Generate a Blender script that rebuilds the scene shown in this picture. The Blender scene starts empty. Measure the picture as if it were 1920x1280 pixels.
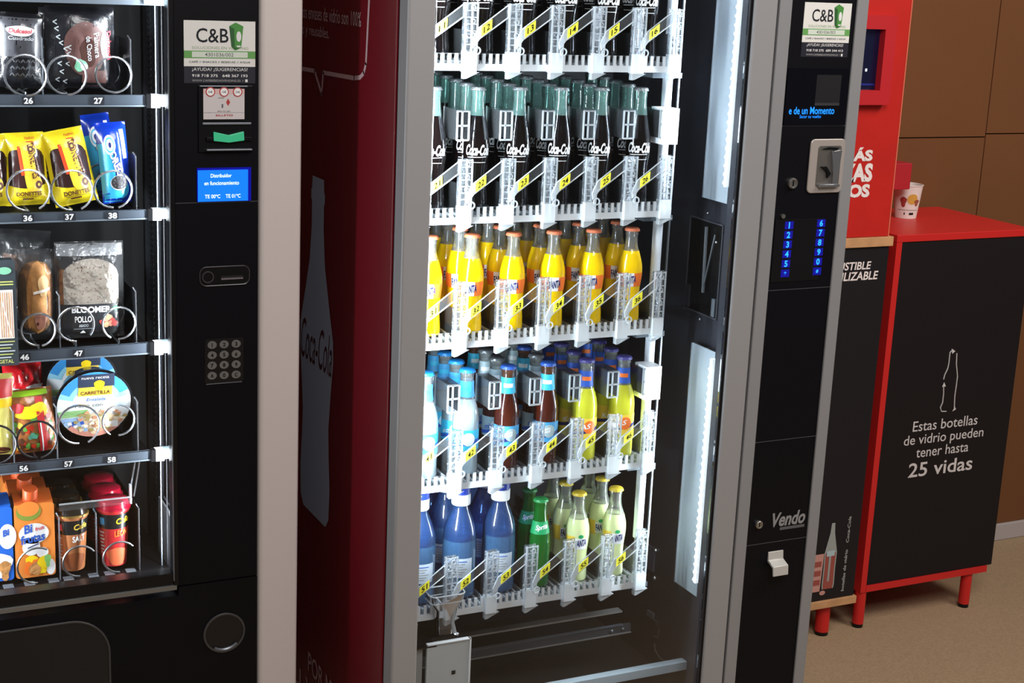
import bpy, math, random
from mathutils import Matrix, Vector, noise
random.seed(4)
SC = bpy.context.scene
COL = SC.collection
PI = math.pi

# ------------------------------------------------------------------ camera
F_PX, PITCH, ROLL, YAW, EYE = 2873.0, math.radians(13.864), math.radians(2.524), math.radians(26.4), 1.5
cy, sy, cp, sp, cr, sr = math.cos(YAW), math.sin(YAW), math.cos(PITCH), math.sin(PITCH), math.cos(ROLL), math.sin(ROLL)
FW = Vector((sy*cp, cy*cp, -sp)); R0 = Vector((cy, -sy, 0)); U0 = R0.cross(FW)
RT = R0*cr + U0*sr; UP = U0*cr - R0*sr
cam = bpy.data.cameras.new('camera'); cam.sensor_fit = 'HORIZONTAL'; cam.sensor_width = 36; cam.lens = F_PX/1920*36
cam.clip_start = .05
camo = bpy.data.objects.new('camera', cam); COL.objects.link(camo)
camo.matrix_world = Matrix(((RT.x, UP.x, -FW.x, 0), (RT.y, UP.y, -FW.y, 0), (RT.z, UP.z, -FW.z, EYE), (0, 0, 0, 1)))
SC.camera = camo

def ray(x, y): return RT*((x-960)/F_PX) - UP*((y-640)/F_PX) + FW
def at(x, y, Y):                       # a point of the vertical plane at depth Y
    d = ray(x, y); p = d*(Y/d.y); p.z += EYE; return p
def atx(x, y, X):
    d = ray(x, y); p = d*(X/d.x); p.z += EYE; return p
def atz(x, y, Z):
    d = ray(x, y); p = d*((Z-EYE)/d.z); p.z += EYE; return p

# ------------------------------------------------------------------ world, lights, exposure
SC.view_settings.view_transform = 'Standard'; SC.view_settings.look = 'None'
SC.view_settings.exposure = 0.0; SC.view_settings.gamma = 1.0; SC.view_settings.use_curve_mapping = False
SC.cycles.transparent_max_bounces = 32
SC.cycles.max_bounces = 8
W = bpy.data.worlds.new('room_ambient'); SC.world = W; W.use_nodes = True
W.node_tree.nodes['Background'].inputs[0].default_value = (1.0, .93, .88, 1)
W.node_tree.nodes['Background'].inputs[1].default_value = .10
def area(name, loc, target, sx, sy, power, col=(1, 1, 1), spread=180):
    l = bpy.data.lights.new(name, 'AREA'); l.shape = 'RECTANGLE'; l.size = sx; l.size_y = sy; l.energy = power; l.color = col
    l.spread = math.radians(spread)
    o = bpy.data.objects.new(name, l); COL.objects.link(o); o.location = loc
    d = Vector(target)-Vector(loc); o.rotation_euler = d.to_track_quat('-Z', 'Y').to_euler(); return o
area('ceiling_lamp', (1.0, .3, 2.75), (.9, 2.4, .9), 1.2, 1.2, 60, (1, .95, .92))
area('ceiling_lamp', (3.3, 1.2, 2.75), (2.9, 2.6, .2), 1.0, 1.0, 42, (1, .92, .84))
# light bars inside the two machines
area('left_light_bar', (1.03, 2.445, 1.0), (1.36, 2.62, 1.0), .022, 1.08, 9.0, (.80, .93, 1), 160)
area('right_light_bar', (1.650, 2.452, 1.34), (1.30, 2.62, 1.34), .012, .5, 2.4, (.80, .93, 1), 160)
area('right_light_bar', (1.650, 2.452, .52), (1.30, 2.62, .52), .012, .46, 2.2, (.80, .93, 1), 160)
area('snack_light_bar', (.648, 2.685, 1.0), (.40, 2.80, 1.0), .02, 1.28, 10.0, (.9, .96, 1), 170)
area('snack_light_bar', (.12, 2.685, 1.0), (.4, 2.78, 1.0), .02, 1.28, 11.5, (.9, .96, 1), 170)

# ------------------------------------------------------------------ materials
def lin(v):
    v /= 255; return v/12.92 if v <= .04045 else ((v+.055)/1.055)**2.4
def c(r, g, b): return (lin(r), lin(g), lin(b), 1)
MATS = {}
def M(name, col=(.5, .5, .5, 1), rough=.5, metal=0, spec=.5, emit=0, ecol=None, coat=0, sss=0, bump=0, bscale=60, mott=0, mscale=20):
    if name in MATS: return MATS[name]
    m = bpy.data.materials.new(name); m.use_nodes = True; nt = m.node_tree; b = nt.nodes['Principled BSDF']
    b.inputs['Base Color'].default_value = col; b.inputs['Roughness'].default_value = rough; b.inputs['Metallic'].default_value = metal
    b.inputs['Specular IOR Level'].default_value = spec; b.inputs['Coat Weight'].default_value = coat
    if emit: b.inputs['Emission Color'].default_value = ecol or col; b.inputs['Emission Strength'].default_value = emit
    if sss: b.inputs['Subsurface Weight'].default_value = sss; b.inputs['Subsurface Radius'].default_value = (.02, .02, .02)
    if bump or mott:
        tc = nt.nodes.new('ShaderNodeTexCoord'); nz = nt.nodes.new('ShaderNodeTexNoise')
        nt.links.new(tc.outputs['Object'], nz.inputs['Vector'])
        if bump:
            nz.inputs['Scale'].default_value = bscale; nz.inputs['Detail'].default_value = 4
            bp = nt.nodes.new('ShaderNodeBump'); bp.inputs['Strength'].default_value = bump; bp.inputs['Distance'].default_value = .01
            nt.links.new(nz.outputs['Fac'], bp.inputs['Height']); nt.links.new(bp.outputs['Normal'], b.inputs['Normal'])
        if mott:
            n2 = nt.nodes.new('ShaderNodeTexNoise'); n2.inputs['Scale'].default_value = mscale; n2.inputs['Detail'].default_value = 6
            nt.links.new(tc.outputs['Object'], n2.inputs['Vector'])
            mx = nt.nodes.new('ShaderNodeMix'); mx.data_type = 'RGBA'
            mr = nt.nodes.new('ShaderNodeMapRange'); mr.inputs[1].default_value = .35; mr.inputs[2].default_value = .65
            nt.links.new(n2.outputs['Fac'], mr.inputs[0]); nt.links.new(mr.outputs[0], mx.inputs['Factor'])
            mx.inputs['A'].default_value = tuple(v*(1-mott) for v in col[:3])+(1,); mx.inputs['B'].default_value = tuple(min(1, v*(1+mott)) for v in col[:3])+(1,)
            nt.links.new(mx.outputs['Result'], b.inputs['Base Color'])
    MATS[name] = m; return m
def CLEAR(name, tint=(1, 1, 1, 1), body=0.0, bodycol=(.9, .95, 1, 1), rough=.05, refl=1.0, bump=0, bscale=80):
    """see-through plastic, film or thin glass: tinted transparency, a little milky body, fresnel gloss"""
    if name in MATS: return MATS[name]
    m = bpy.data.materials.new(name); m.use_nodes = True; nt = m.node_tree; nt.nodes.remove(nt.nodes['Principled BSDF'])
    out = nt.nodes['Material Output']
    t = nt.nodes.new('ShaderNodeBsdfTransparent'); t.inputs[0].default_value = tint
    d = nt.nodes.new('ShaderNodeBsdfPrincipled'); d.inputs['Base Color'].default_value = bodycol; d.inputs['Roughness'].default_value = .35
    g = nt.nodes.new('ShaderNodeBsdfGlossy'); g.inputs['Roughness'].default_value = rough
    a = nt.nodes.new('ShaderNodeMixShader'); a.inputs[0].default_value = body
    b = nt.nodes.new('ShaderNodeMixShader'); fr = nt.nodes.new('ShaderNodeFresnel'); fr.inputs['IOR'].default_value = 1.45
    ml = nt.nodes.new('ShaderNodeMath'); ml.operation = 'MULTIPLY'; ml.inputs[1].default_value = refl; ml.use_clamp = True
    nt.links.new(fr.outputs[0], ml.inputs[0]); nt.links.new(ml.outputs[0], b.inputs[0])
    nt.links.new(t.outputs[0], a.inputs[1]); nt.links.new(d.outputs[0], a.inputs[2])
    nt.links.new(a.outputs[0], b.inputs[1]); nt.links.new(g.outputs[0], b.inputs[2]); nt.links.new(b.outputs[0], out.inputs[0])
    if bump:
        tc = nt.nodes.new('ShaderNodeTexCoord'); nz = nt.nodes.new('ShaderNodeTexNoise'); nz.inputs['Scale'].default_value = bscale
        nt.links.new(tc.outputs['Object'], nz.inputs['Vector']); bp = nt.nodes.new('ShaderNodeBump'); bp.inputs['Strength'].default_value = bump
        bp.inputs['Distance'].default_value = .01
        nt.links.new(nz.outputs['Fac'], bp.inputs['Height'])
        for n in (g, d, fr): nt.links.new(bp.outputs['Normal'], n.inputs['Normal'])
    MATS[name] = m; return m

BLACK = M('black_panel', c(12, 12, 17), .42, spec=.15)
BLACK2 = M('black_plastic', c(14, 14, 16), .3, spec=.3)
INK = M('dark_ink', c(34, 36, 42), .6, spec=.2)
BEIGE = M('warm_white_metal', c(208, 200, 196), .5, spec=.3)
SILVER = M('silver_grey_metal', c(150, 150, 152), .42, metal=.15, spec=.4)
SILVER2 = M('silver_trim', c(140, 141, 144), .42, metal=.15, spec=.4)
STEEL = M('brushed_steel', c(170, 168, 165), .3, metal=.9)
CHROME = M('chrome_wire', c(200, 204, 210), .25, metal=.95)
DARKMETAL = M('dark_interior_metal', c(44, 45, 52), .4, spec=.4)
FLOORMETAL = M('brown_black_interior', c(46, 43, 42), .5, spec=.3)
GREYM = M('grey_metal', c(120, 126, 134), .35, metal=.5)
WHITE = M('white_plastic', c(238, 240, 242), .35)
WHITETXT = M('white_print', c(225, 225, 225), .5)
GREYTXT = M('grey_print', c(160, 160, 158), .5)
RED = M('machine_red_side', c(112, 8, 24), .32, spec=.4)
REDP = M('red_painted_panel', c(190, 36, 30), .45, spec=.3, mott=.06, mscale=9)
REDC = M('red_lacquer', c(200, 38, 36), .4, spec=.35)
REDDK = M('red_cardboard', c(170, 22, 36), .6)
WOOD = M('light_wood', c(196, 148, 104), .55, mott=.12, mscale=30)
YELLOWTAG = M('yellow_tag', c(250, 240, 60), .5)
LED = M('led_diode', (1, 1, 1, 1), .5, emit=14, ecol=(.86, .95, 1, 1))
SCREENB = M('blue_screen', (.0, .1, .9, 1), .3, emit=1.0, ecol=c(18, 118, 235))
SCREENT = M('blue_screen_text', (1, 1, 1, 1), .5, emit=1.0, ecol=c(200, 235, 255))
KEYB = M('lit_key_digit', (0, .2, 1, 1), .5, emit=1.6, ecol=c(40, 150, 255))
KEYG = M('key_glow_face', (0, 0, .3, 1), .5, emit=.10, ecol=c(10, 20, 255))
OLED = M('small_display_glass', c(8, 9, 16), .15, spec=.3)
DIM = M('display_blue_text', (0, .2, 1, 1), .5, emit=1.0, ecol=c(30, 140, 250))
GREEN = M('logo_green', c(70, 140, 60), .5); GREEND = M('logo_dark_green', c(35, 90, 40), .5)
TEAL = M('green_slot_plastic', c(60, 190, 140), .4, emit=.12, ecol=c(60, 200, 140))
GLASS = CLEAR('window_glass', (.98, .99, 1, 1), 0, refl=.55, rough=.02)
ACRYL = CLEAR('clear_acrylic', (.97, .98, 1, 1), .03, (.92, .96, 1, 1), refl=1.0, rough=.12)
ACRYLE = CLEAR('acrylic_edge', (.95, .97, 1, 1), .34, (.92, .97, 1, 1), refl=1.3, rough=.15)
MILK = CLEAR('frosted_tray_plastic', (.95, .98, 1, 1), .6, (.93, .97, 1, 1), refl=1.2, rough=.2)
RIBBED = CLEAR('ribbed_acrylic', (.95, .97, 1, 1), .07, (.9, .95, 1, 1), refl=2.6, rough=.1, bump=1.0, bscale=170)
FILM = CLEAR('crinkled_film', (.98, .98, .99, 1), .03, (.9, .93, .95, 1), refl=1.0, rough=.14, bump=.9, bscale=45)

# ------------------------------------------------------------------ mesh builder
LOC = {}
TG = {}
def tgeo(s, bold=0, shear=0):
    k = (s, bold, shear)
    if k in TG: return TG[k]
    cu = bpy.data.curves.new('t', 'FONT'); cu.body = s; cu.offset = bold; cu.shear = shear; cu.resolution_u = 3
    o = bpy.data.objects.new('t', cu); COL.objects.link(o); bpy.context.view_layer.update()
    me = bpy.data.meshes.new_from_object(o.evaluated_get(bpy.context.evaluated_depsgraph_get()))
    vs = [v.co.copy() for v in me.vertices]; fs = [tuple(p.vertices) for p in me.polygons]
    x0 = min(v.x for v in vs); x1 = max(v.x for v in vs); y0 = min(v.y for v in vs); y1 = max(v.y for v in vs)
    vs = [((v.x-x0)/max(1e-6, x1-x0), (v.y-y0)/max(1e-6, y1-y0)) for v in vs]
    bpy.data.objects.remove(o); bpy.data.curves.remove(cu); bpy.data.meshes.remove(me)
    TG[k] = (vs, fs, (x1-x0)/max(1e-6, y1-y0)); return TG[k]

class MB:
    def __init__(s, xf=None): s.v = []; s.f = []; s.fm = []; s.xf = xf
    def add(s, vs, fs, m):
        n = len(s.v)
        s.v += [s.xf @ Vector(v) if s.xf else Vector(v) for v in vs]
        for f in fs: s.f.append(tuple(i+n for i in f)); s.fm.append(m)
        return s
    def box(s, x0, x1, y0, y1, z0, z1, m):
        return s.add([(x, y, z) for x in (x0, x1) for y in (y0, y1) for z in (z0, z1)],
              [(0, 1, 3, 2), (4, 6, 7, 5), (0, 4, 5, 1), (2, 3, 7, 6), (0, 2, 6, 4), (1, 5, 7, 3)], m)
    def prism(s, pts, vec, m):           # flat polygon extruded along vec
        n = len(pts); vec = Vector(vec)
        return s.add([Vector(p) for p in pts]+[Vector(p)+vec for p in pts],
              [tuple(range(n))[::-1], tuple(range(n, 2*n))]+[(i, (i+1) % n, n+(i+1) % n, n+i) for i in range(n)], m)
    def poly(s, pts, m): return s.add(pts, [tuple(range(len(pts)))], m)
    def rrect(s, x0, x1, z0, z1, r, n=5):  # outline list (x,z)
        o = []
        for cx, cz, a in ((x1-r, z1-r, 0), (x0+r, z1-r, 90), (x0+r, z0+r, 180), (x1-r, z0+r, 270)):
            for i in range(n+1):
                t = math.radians(a+90*i/n); o.append((cx+r*math.cos(t), cz+r*math.sin(t)))
        return o
    def rplate(s, x0, x1, z0, z1, r, y0, y1, m):   # rounded plate facing the front
        return s.prism([(x, y0, z) for x, z in s.rrect(x0, x1, z0, z1, r)], (0, y1-y0, 0), m)
    def lathe(s, cx, cyy, prof, m, n=20, cap=True):
        vs = []; fs = []
        for r, z in prof:
            for i in range(n):
                t = 2*PI*i/n; vs.append((cx+r*math.cos(t), cyy+r*math.sin(t), z))
        for k in range(len(prof)-1):
            for i in range(n): fs.append((k*n+i, k*n+(i+1) % n, (k+1)*n+(i+1) % n, (k+1)*n+i))
        if cap: fs.append(tuple(range(n))[::-1]); fs.append(tuple(range((len(prof)-1)*n, len(prof)*n)))
        return s.add(vs, fs, m)
    def tube(s, path, r, m, n=6, closed=False):
        P = [Vector(p) for p in path]; vs = []; fs = []; k = len(P); ref = None
        for i in range(k):
            a = P[(i-1) % k] if (closed or i > 0) else P[i]; b = P[(i+1) % k] if (closed or i < k-1) else P[i]
            d = (b-a).normalized()
            if ref is None: ref = d.orthogonal().normalized()
            ref = (ref-d*ref.dot(d)).normalized(); q = d.cross(ref)
            for j in range(n):
                t = 2*PI*j/n; vs.append(P[i]+ref*r*math.cos(t)+q*r*math.sin(t))
        for i in range(k if closed else k-1):
            for j in range(n): fs.append((i*n+j, i*n+(j+1) % n, ((i+1) % k)*n+(j+1) % n, ((i+1) % k)*n+j))
        if not closed: fs += [tuple(range(n))[::-1], tuple(range((k-1)*n, k*n))]
        return s.add(vs, fs, m)
    def ring(s, cx, cz, y, r, rt, m, n=28, a0=0, a1=2*PI, squash=1):
        cl = abs(a1-a0-2*PI) < 1e-3
        return s.tube([(cx+r*math.cos(a0+(a1-a0)*i/n), y, cz+squash*r*math.sin(a0+(a1-a0)*i/n)) for i in range(n if cl else n+1)], rt, m, 6, cl)
    def disc(s, cx, cz, y0, y1, r, m, n=24, rx=None):
        rx = rx or r
        return s.prism([(cx+rx*math.cos(2*PI*i/n), y0, cz+r*math.sin(2*PI*i/n)) for i in range(n)], (0, y1-y0, 0), m)
    def sphere(s, ctr, r, m, n=10, sx=1, sy=1, sz=1):
        prof = [(max(1e-4, r*math.sin(PI*k/n)), -r*math.cos(PI*k/n)*1.0) for k in range(n+1)]
        vs = []; fs = []; q = 2*n
        for rr, z in prof:
            for i in range(q): vs.append((ctr[0]+sx*rr*math.cos(2*PI*i/q), ctr[1]+sy*rr*math.sin(2*PI*i/q), ctr[2]+sz*z))
        for k in range(n):
            for i in range(q): fs.append((k*q+i, k*q+(i+1) % q, (k+1)*q+(i+1) % q, (k+1)*q+i))
        return s.add(vs, fs, m)
    def text(s, t, O, U, V, m, bold=.0, shear=0):       # fitted into the box O, O+U, O+V
        vs, fs, _ = tgeo(t, bold, shear); O = Vector(O); U = Vector(U); V = Vector(V)
        return s.add([O+U*a+V*b for a, b in vs], fs, m)
    def ftext(s, t, x0, x1, z0, z1, y, m, bold=0, shear=0):   # on a plane facing the front
        return s.text(t, (x0, y, z0), (x1-x0, 0, 0), (0, 0, z1-z0), m, bold, shear)
    def stext(s, t, S, O, A, B, m, off=.0008, bold=0, shear=0):   # on a curved surface S(u, v, off)
        vs, fs, _ = tgeo(t, bold, shear)
        return s.add([S(O[0]+A[0]*a+B[0]*b, O[1]+A[1]*a+B[1]*b, off) for a, b in vs], fs, m)
    def patch(s, S, O, A, B, m, off=.0005, n=10, k=10):
        vs = [S(O[0]+A[0]*i/n+B[0]*j/k, O[1]+A[1]*i/n+B[1]*j/k, off) for j in range(k+1) for i in range(n+1)]
        return s.add(vs, [(j*(n+1)+i, j*(n+1)+i+1, (j+1)*(n+1)+i+1, (j+1)*(n+1)+i) for j in range(k) for i in range(n)], m)
    def blob(s, S, cu, cv, ru, rv, m, off=.0006, n=20, wob=0, rings=4, seed=0):   # round patch, wavy when wob
        vs = [S(cu, cv, off)]; fs = []
        for q in range(1, rings+1):
            for i in range(n):
                t = 2*PI*i/n; w = 1+wob*math.sin(3*t+seed)+wob*.6*math.sin(5*t+2*seed); f = q/rings*w
                vs.append(S(cu+ru*f*math.cos(t), cv+rv*f*math.sin(t), off))
        for i in range(n): fs.append((0, 1+i, 1+(i+1) % n))
        for q in range(rings-1):
            for i in range(n): fs.append((1+q*n+i, 1+(q+1)*n+i, 1+(q+1)*n+(i+1) % n, 1+q*n+(i+1) % n))
        return s.add(vs, fs, m)
    def mesh(s, name, org=Vector((0, 0, 0)), smooth=True):
        me = bpy.data.meshes.new(name); me.from_pydata([v-org for v in s.v], [], s.f)
        ms = []
        for m in s.fm:
            if m not in ms: ms.append(m)
        for m in ms: me.materials.append(m)
        me.polygons.foreach_set('material_index', [ms.index(m) for m in s.fm]); me.update()
        if smooth:
            me.polygons.foreach_set('use_smooth', [True]*len(s.f)); me.set_sharp_from_angle(angle=math.radians(38))
        return me
    def build(s, name, parent=None, smooth=True, bevel=0):
        if parent: org = LOC[parent.name]
        else:
            xs = [v.x for v in s.v]; ys = [v.y for v in s.v]; org = Vector(((min(xs)+max(xs))/2, (min(ys)+max(ys))/2, min(v.z for v in s.v)))
        o = bpy.data.objects.new(name, s.mesh(name, org, smooth)); COL.objects.link(o)
        if parent: o.parent = parent; LOC[o.name] = org
        else: o.location = org; LOC[o.name] = org
        if bevel:
            b = o.modifiers.new('bevel', 'BEVEL'); b.width = bevel; b.segments = 2; b.limit_method = 'ANGLE'
        return o
def tag(o, label=None, cat=None, group=None, kind=None):
    if label: o['label'] = label
    if cat: o['category'] = cat
    if group: o['group'] = group
    if kind: o['kind'] = kind
    return o
def thing(name, loc, label, cat, group=None):
    o = bpy.data.objects.new(name, None); COL.objects.link(o); o.location = loc; o.empty_display_size = .02
    LOC[o.name] = Vector(loc); return tag(o, label, cat, group)
def copy_tree(o, loc, rz=0):
    r = o.copy(); COL.objects.link(r); r.location = loc; r.rotation_euler.z = rz
    for ch in o.children:
        d = ch.copy(); COL.objects.link(d); d.parent = r
    return r

# ------------------------------------------------------------------ setting
FL = -.12                                # floor level
WY = 3.24                                # wall behind the machines
m = M('floor_vinyl', c(162, 138, 110), .6, spec=.25, mott=.10, mscale=190, bump=.1, bscale=300)
tag(MB().box(-1.2, 5, -1.5, WY+.1, FL-.05, FL, m).build('floor', smooth=False), kind='structure')
wm = M('brown_wall_panel', c(112, 72, 43), .5, spec=.3, mott=.04, mscale=3); gm = M('panel_joint', c(40, 18, 12), .8)
w = MB()
w.box(-1.2, 5, WY+.012, WY+.1, FL, 2.7, gm)
g = .0033
for x0, x1, zs in ((-1.2, 1.6, (1.09,)), (1.6, 3.037, (1.09,)), (3.037, 4.2, (1.0985,)), (4.2, 5, (1.0985,))):
    zz = [FL]+list(zs)+[2.7]
    for a, b in zip(zz, zz[1:]): w.box(x0+g/2, x1-g/2, WY, WY+.012, a+g/2, b-g/2, wm)
tag(w.build('wall_back', smooth=False), kind='structure')
tag(MB().box(2.95, 5, WY-.0125, WY-.0005, FL+.0005, FL+.051, M('baseboard_white', c(176, 168, 166), .5)).build('baseboard_back', smooth=False, bevel=.002), kind='structure')
def cb_sticker(parent, x0, x1, z0, z1, y, code, phones):
    """service sticker: white upper half with the logo, dark lower half with the phone numbers"""
    b = MB(); w = x1-x0; h = z1-z0; X = lambda u: x0+u*w; Z = lambda v: z0+v*h; e = .0004
    b.box(x0, x1, y-.0006, y, Z(.27), z1, M('sticker_white', c(222, 222, 218), .55)); b.box(x0, x1, y-.0006, y, z0, Z(.27), M('sticker_navy', c(22, 24, 38), .5))
    t = y-.0008
    b.ftext('C&B', X(.17), X(.62), Z(.65), Z(.88), t, INK, .01)
    dx = [(.63, .92), (.72, .98), (.83, .92), (.80, .58), (.72, .53), (.66, .60)]
    b.poly([(X(u), t, Z(v)) for u, v in dx], GREEN); b.poly([(X(u), t-e, Z(v)) for u, v in ((.63, .92), (.70, .88), (.71, .53), (.66, .60))], GREEND)
    b.poly([(X(.765+.035*math.cos(a)), t-e, Z(.755+.085*math.sin(a))) for a in [i*PI/8 for i in range(16)]], WHITETXT)
    b.box(X(.735), X(.79), t-e, t, Z(.585), Z(.61), WHITETXT)
    b.ftext('SOLUCIONES EN VENDING', X(.11), X(.90), Z(.545), Z(.59), t, M('pale_green_print', c(140, 165, 120), .6))
    b.box(x0, x1, t-e*.3, t, Z(.40), Z(.52), M('sticker_green', c(96, 158, 82), .55)); b.box(X(.11), X(.89), t-e*.8, t, Z(.415), Z(.505), M('sticker_field', c(206, 216, 204), .6))
    b.ftext(code, X(.29), X(.69), Z(.43), Z(.49), t-e, GREYD, .005)
    b.ftext('CAFÉ // SNACKS // BEBIDAS // AGUA', X(.07), X(.93), Z(.325), Z(.365), t, INK, .01)
    b.ftext('¿AYUDA? ¿SUGERENCIAS?', X(.11), X(.89), Z(.185), Z(.25), t, WHITETXT)
    b.ftext(phones, X(.11), X(.89), Z(.10), Z(.145), t, WHITETXT, .015)
    b.ftext('WWW.CAFEBEBIDASVENDING.ES  f', X(.11), X(.83), Z(.025), Z(.06), t, GREYTXT, .005); b.box(X(.855), X(.89), t-e, t, Z(.02), Z(.065), WHITETXT)
    o = b.build('service_sticker', parent, smooth=False); o['label'] = 'white and green service sticker'
GREYD = M('dark_grey_print', c(90, 92, 92), .6)
SCRIPT = dict(bold=.02, shear=.35)

# ------------------------------------------------------------------ bottle cooler (drinks machine)
DY = 2.40
DM = thing('drinks_vending_machine', (1.45, 2.8, FL), 'tall lit glass-front drinks vending machine with silver door frame and dark red side', 'vending machine')
b = MB()      # hollow cabinet: sides, back, floor, roof
b.box(.972, .990, 2.445, 3.20, FL+.01, 1.85, RED)
b.box(.990, 1.90, 2.955, 3.20, FL+.05, 1.85, DARKMETAL); b.box(1.685, 1.90, 2.445, 2.955, FL+.05, 1.85, DARKMETAL)
b.box(.990, 1.685, 2.445, 2.955, FL+.05, .02, FLOORMETAL); b.box(.990, 1.685, 2.445, 2.955, 1.80, 1.85, DARKMETAL)
b.box(.990, .998, 2.445, 2.955, .02, 1.80, DARKMETAL)
b.build('cabinet', DM, smooth=False, bevel=.002)
b = MB()      # printed graphics of the red side (faces the left)
SX = .9714
gp = M('side_print_grey', c(205, 172, 176), .5); bo = M('side_print_bottle', c(168, 184, 206), .5); bd = M('side_print_dark_red', c(70, 4, 24), .5)
def sp(x, y): return atx(x, y, SX)
def sline(pts, w, m):
    P = [sp(*p) for p in pts]
    for p, q in zip(P, P[1:]):
        d = (q-p).normalized(); n = Vector((0, -d.z, d.y))*w/2
        b.poly([p+n-d*w*.3, q+n+d*w*.3, q-n+d*w*.3, p-n-d*w*.3], m)
sline([(540, 124), (590, 133), (603, 176), (606, 136), (664, 146.5), (675, 145), (682, 137), (686, 120), (692, 0), (694, -60)], .008, gp)
def stx(t, x, y, h, w, m, bold=0, shear=0):      # text on the side, anchored at its right lower corner
    p = sp(x, y); b.text(t, (SX-.0004, p.y+w, p.z), (0, -w, 0), (0, 0, h), m, bold, shear)
stx('los envases de vidrio son 100%', 677, 51, .026, .33, gp); stx('reciclables y reusables.', 617, 79, .026, .27, gp)
stx('UN MUNDO MEJOR', 665, 2, .03, .36, gp, .01)
P0 = sp(621, 660); P1 = sp(590, 330); P2 = sp(612, 990)
H = P1.z-P2.z; zb = P2.z; yc = sp(596, 332).y+.0; 
yc = sp(597, 340).y
prof = [(0, .070), (.03, .088), (.12, .092), (.22, .084), (.30, .080), (.40, .090), (.50, .102), (.56, .100), (.66, .072), (.76, .046), (.86, .036), (.93, .036), (.935, .041), (.96, .041), (.965, .036), (1, .034)]
b.poly([(SX-.0003, yc+r*1.0, zb+t*H) for t, r in prof]+[(SX-.0003, yc-r*1.0, zb+t*H) for t, r in prof[::-1]], bo)
b.text('Coca-Cola', (SX-.0006, yc+.095, zb+.455*H), (0, -.19, 0), (0, 0, .085), bd, .0, .35)
b.text('POR MUCHO', (SX-.0006, sp(578, 1240).y, sp(578, 1240).z-.02), (0, -.30, 0), (0, 0, .045), gp, .01)
b.text('TU VIDA', (SX-.0006, sp(566, 1240).y+.12, sp(578, 1240).z-.085), (0, -.36, 0), (0, 0, .045), gp, .01)
b.build('side_graphics', DM, smooth=False)['label'] = 'pale bottle picture and speech bubble printed on the red side'
# door: silver frame with glass, and the black service column
ZB, ZT = FL+.04, 1.85
b = MB(); y0, y1 = DY, 2.442
b.box(.974, 1.025, y0, y1, ZB, ZT, SILVER); b.box(1.660, 1.7115, y0, y1, ZB, ZT, SILVER)
b.box(1.025, 1.660, y0, y1, ZB, .045, SILVER); b.box(1.025, 1.660, y0, y1, 1.66, ZT, SILVER)
b.build('door_frame', DM, smooth=False, bevel=.004)
b = MB()
b.box(.976, 1.000, 2.4425, 2.4545, FL+.04, 1.84, BLACK2)
b.box(1.6545, 1.6602, 2.4062, 2.430, .045, 1.66, BLACK2); b.box(1.6525, 1.6543, 2.4055, 2.43, .045, 1.66, DARKMETAL)
b.build('door_gasket', DM, smooth=False)
MB().box(1.0252, 1.6522, 2.408, 2.412, .046, 1.659, GLASS).build('glass_pane', DM, smooth=False)
b = MB()
b.box(1.7155, 1.7435, DY, 2.442, ZB, ZT, SILVER2); b.box(1.894, 1.921, DY, 2.442, ZB, ZT, SILVER2); b.box(1.7115, 1.7155, DY+.006, 2.442, ZB, ZT, BLACK2)
b.box(1.9, 1.919, 2.442, 3.20, FL+.05, 1.85, SILVER2)
b.build('column_frame', DM, smooth=False, bevel=.003)
b = MB(); PY = DY+.004
b.box(1.7435, 1.894, PY, 2.442, ZB, ZT, BLACK)
for yy in (236, 541, 820, 1008):
    z = at(1500, yy, PY).z; b.box(1.7437, 1.8938, PY-.0005, PY, z-.0006, z+.0006, M('panel_seam', c(70, 70, 74), .4))
b.build('control_panel', DM, smooth=False)
A = at(1500, 107, PY); B_ = at(1595, 5, PY)
cb_sticker(DM, at(1505, 56, PY).x, at(1593, 56, PY).x, at(1545, 107, PY).z, at(1545, 5, PY).z, PY, '4301036/003', '918 718 375  689 344 413')
# display
b = MB(); zt, zb_ = at(1530, 128, PY).z, at(1525, 235, PY).z
b.box(1.7475, 1.890, PY-.002, PY, zb_, zt, OLED)
b.ftext('e de un Momento', at(1478, 207, PY).x, at(1563, 207, PY).x, at(1520, 214, PY).z, at(1520, 200, PY).z, PY-.0024, DIM, .012)
b.ftext('Sacar su vuelto', at(1498, 217, PY).x, at(1538, 217, PY).x, at(1520, 221, PY).z, at(1520, 215, PY).z, PY-.0024, DIM)
p = at(1552, 170, PY); b.box(p.x-.03, p.x+.028, PY-.0026, PY-.002, p.z-.024, p.z+.03, M('painted_reflection', c(26, 25, 30), .4)); b.box(p.x-.03, p.x+.028, PY-.003, PY-.002, p.z-.028, p.z-.023, M('painted_reflection_edge', c(52, 52, 56), .4))  # faint reflection on the display glass, painted as two dark grey plates
b.build('display_window', DM, smooth=False)['label'] = 'dark display window with blue text'
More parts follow.
